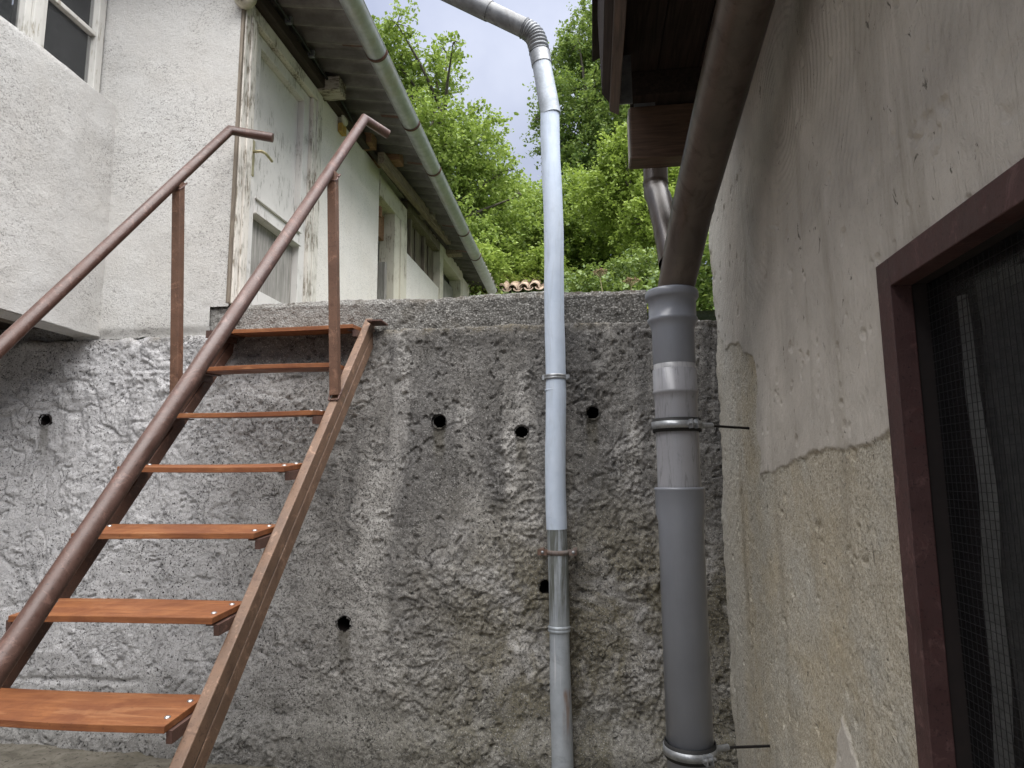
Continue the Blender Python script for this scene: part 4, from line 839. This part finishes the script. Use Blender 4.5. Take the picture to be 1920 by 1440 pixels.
LOBES_B=[(-.12,19.25,15.12,.57),(.34,19.75,15.81,.68),(-.58,20.25,14.82,.84),(.28,20.75,14.88,1.0),(-.26,19.5,12.87,1.1),(.91,20.0,13.07,1.02),(-1.2,20.5,13.24,.42),(-1.5,19.25,12.6,.2),(-.04,19.75,11.75,1.1),(-.45,20.25,11.41,.7),(1.08,20.75,12.0,1.15),(1.92,19.5,12.18,1.08),(1.55,20.0,14.66,1.36),(-1.4,20.5,12.2,.2),(2.57,19.25,10.97,.96)]
LOBES_C=[(.57,10.05,6.83,.2),(.72,10.35,6.46,.4),(1.1,10.65,6.39,.48),(.54,10.95,6.13,.47),(1.03,10.2,5.57,.5),(.18,10.5,6.19,.37),(1.56,10.8,6.52,.39),(1.55,10.05,5.61,.41),(.45,10.35,6.7,.19)]
LOBES_D=[(-.01,12.05,6.2,.66),(-.41,12.35,6.66,.56),(.29,12.65,5.76,.69),(-.24,12.95,5.77,.64),(.87,12.2,5.69,.66),(-.74,12.5,6.08,.56),(-.31,12.8,7.45,.32),(-.04,12.05,6.83,.4)]
LOBES_E=[(-1.09,13.05,6.98,.59),(-1.51,13.35,7.01,.56),(-1.32,13.65,6.52,.64),(-1.88,13.95,6.53,.54),(-1.0,13.2,7.2,.26),(-1.6,13.5,7.4,.24),(-.88,13.8,5.84,.57)]
LOBES_F=[(-1.6,9.9,4.85,.29),(-1.25,10.9,5.0,.3),(-.7,10.6,5.0,.27),(-1.91,11.3,5.57,.26),(-1.49,11.2,5.5,.25),(-.7,10.8,5.2,.22)]
LOBES_G=[(-.04,6.12,3.39,.13),(.24,6.38,3.5,.18),(.52,6.62,3.62,.22),(.67,6.88,3.49,.14),(.38,6.25,3.3,.15),(.09,6.5,3.38,.16),(-.21,6.75,3.52,.11)]
LOBES_H=[(.79,4.97,3.25,.16),(.89,5.12,3.08,.14),(.86,5.28,2.95,.17),(.68,5.42,3.11,.17),(.51,5.05,2.88,.11),(.96,5.2,3.49,.13)]
plant('leafy_tree', 'tall bright green leafy tree rising behind the gutter of the white building', 'tree', LOBES_A, 56000, .072, 'leafA', (-2.6, 11.2, 3.6), 1)
plant('broadleaf_tree', 'tall dark green tree standing furthest back, beside the dark eave', 'tree', LOBES_B, 60000, .105, 'leafB', (.4, 20.4, 6.6), 2, trunk_r=.2)
plant('lime_shrub', 'yellow-green shrub just under the brown beam and branch pipe', 'shrub', LOBES_C, 28000, .065, 'leafC', (.9, 10.4, 3.6), 3, trunk_r=.05)
plant('bushy_shrub', 'dense mid-green shrub right of the pale downpipe, above the kerb', 'shrub', LOBES_D, 44000, .066, 'leafD', (0, 12.5, 4.2), 4, trunk_r=.055)
plant('spreading_shrub', 'dense green shrub between the tall bright tree and the pale downpipe', 'shrub', LOBES_E, 38000, .068, 'leafA', (-1.3, 13.5, 4.6), 5, trunk_r=.055)
plant('small_bush', 'small leafy bush behind the clay tiles', 'bush', LOBES_F, 9000, .07, 'leafC', (-1.2, 11, 3.5), 6, trunk_r=.03)
plant('low_bush', 'low leafy bush just behind the kerb right of the pale downpipe', 'bush', LOBES_G, 9000, .042, 'leafG', (.2, 6.5, 2.6), 8, trunk_r=.02)
plant('corner_bush', 'dark low bush in the gap between the kerb and plastered wall', 'bush', LOBES_H, 6000, .045, 'leafB', (.8, 5.2, 2.5), 9, trunk_r=.02)
for (x, y, z, zb, tx, lab) in ((.094, 5.2, 3.225, 2.56, .16, 'taller dry brown umbel seed head behind the kerb'), (.323, 5.0, 3.085, 2.56, .33, 'shorter dry brown umbel seed head near the end of the kerb')):
    U_ = thing('dry_umbel', (tx, y, zb), lab, 'dry plant', 'dry umbels behind the kerb'); sp = MB().tube([(tx, y, zb), (tx*.6+x*.4, y, zb+.3), (x, y, z-.05)], [.006, .005, .004], 6)
    hd = MB(); rr = random.Random(int(x*1000))
    for i in range(26):
        a = rr.random()*6.283; r = .062*math.sqrt(rr.random()); e = Vector((x+r*math.cos(a), y+r*math.sin(a), z+.012-r*.25+rr.uniform(-.006, .006))); sp.tube([(x, y, z-.05), e], [.0018, .0012], 4, False)
        for j in range(5):
            q = e+Vector((rr.gauss(0, .008), rr.gauss(0, .008), rr.gauss(0, .004))); hd.lathe(q, [(0, -.0045), (.0042, -.001), (.0035, .003), (0, .0045)], 6)
    sp.build('stalk', 'stalk', U_); hd.build('seed_head', 'umbel', U_)
Wd = thing('yellow_weed', (.345, 3.62, 2.42), 'small yellow-leaved weed at the end of the kerb by the plastic pipe', 'weed')
m = MB(); rr = random.Random(5)
for i in range(26):
    c = Vector((.335+rr.gauss(0, .022), 3.56+rr.gauss(0, .03), 2.455+abs(rr.gauss(0, .04)))); d = Vector((rr.gauss(0, 1), rr.gauss(0, 1), rr.gauss(.4, .6))).normalized()*.016; s_ = d.cross(Vector((rr.gauss(0, 1), rr.gauss(0, 1), 1))).normalized()*.008
    m.add([c-d, c+s_, c+d, c-s_], [(0, 1, 2, 3)])
m.build('leaves', 'yellowleaf', Wd); MB().tube([(.335, 3.56, 2.40), (.335, 3.56, 2.52)], .003, 5).build('stem', 'stalk', Wd)
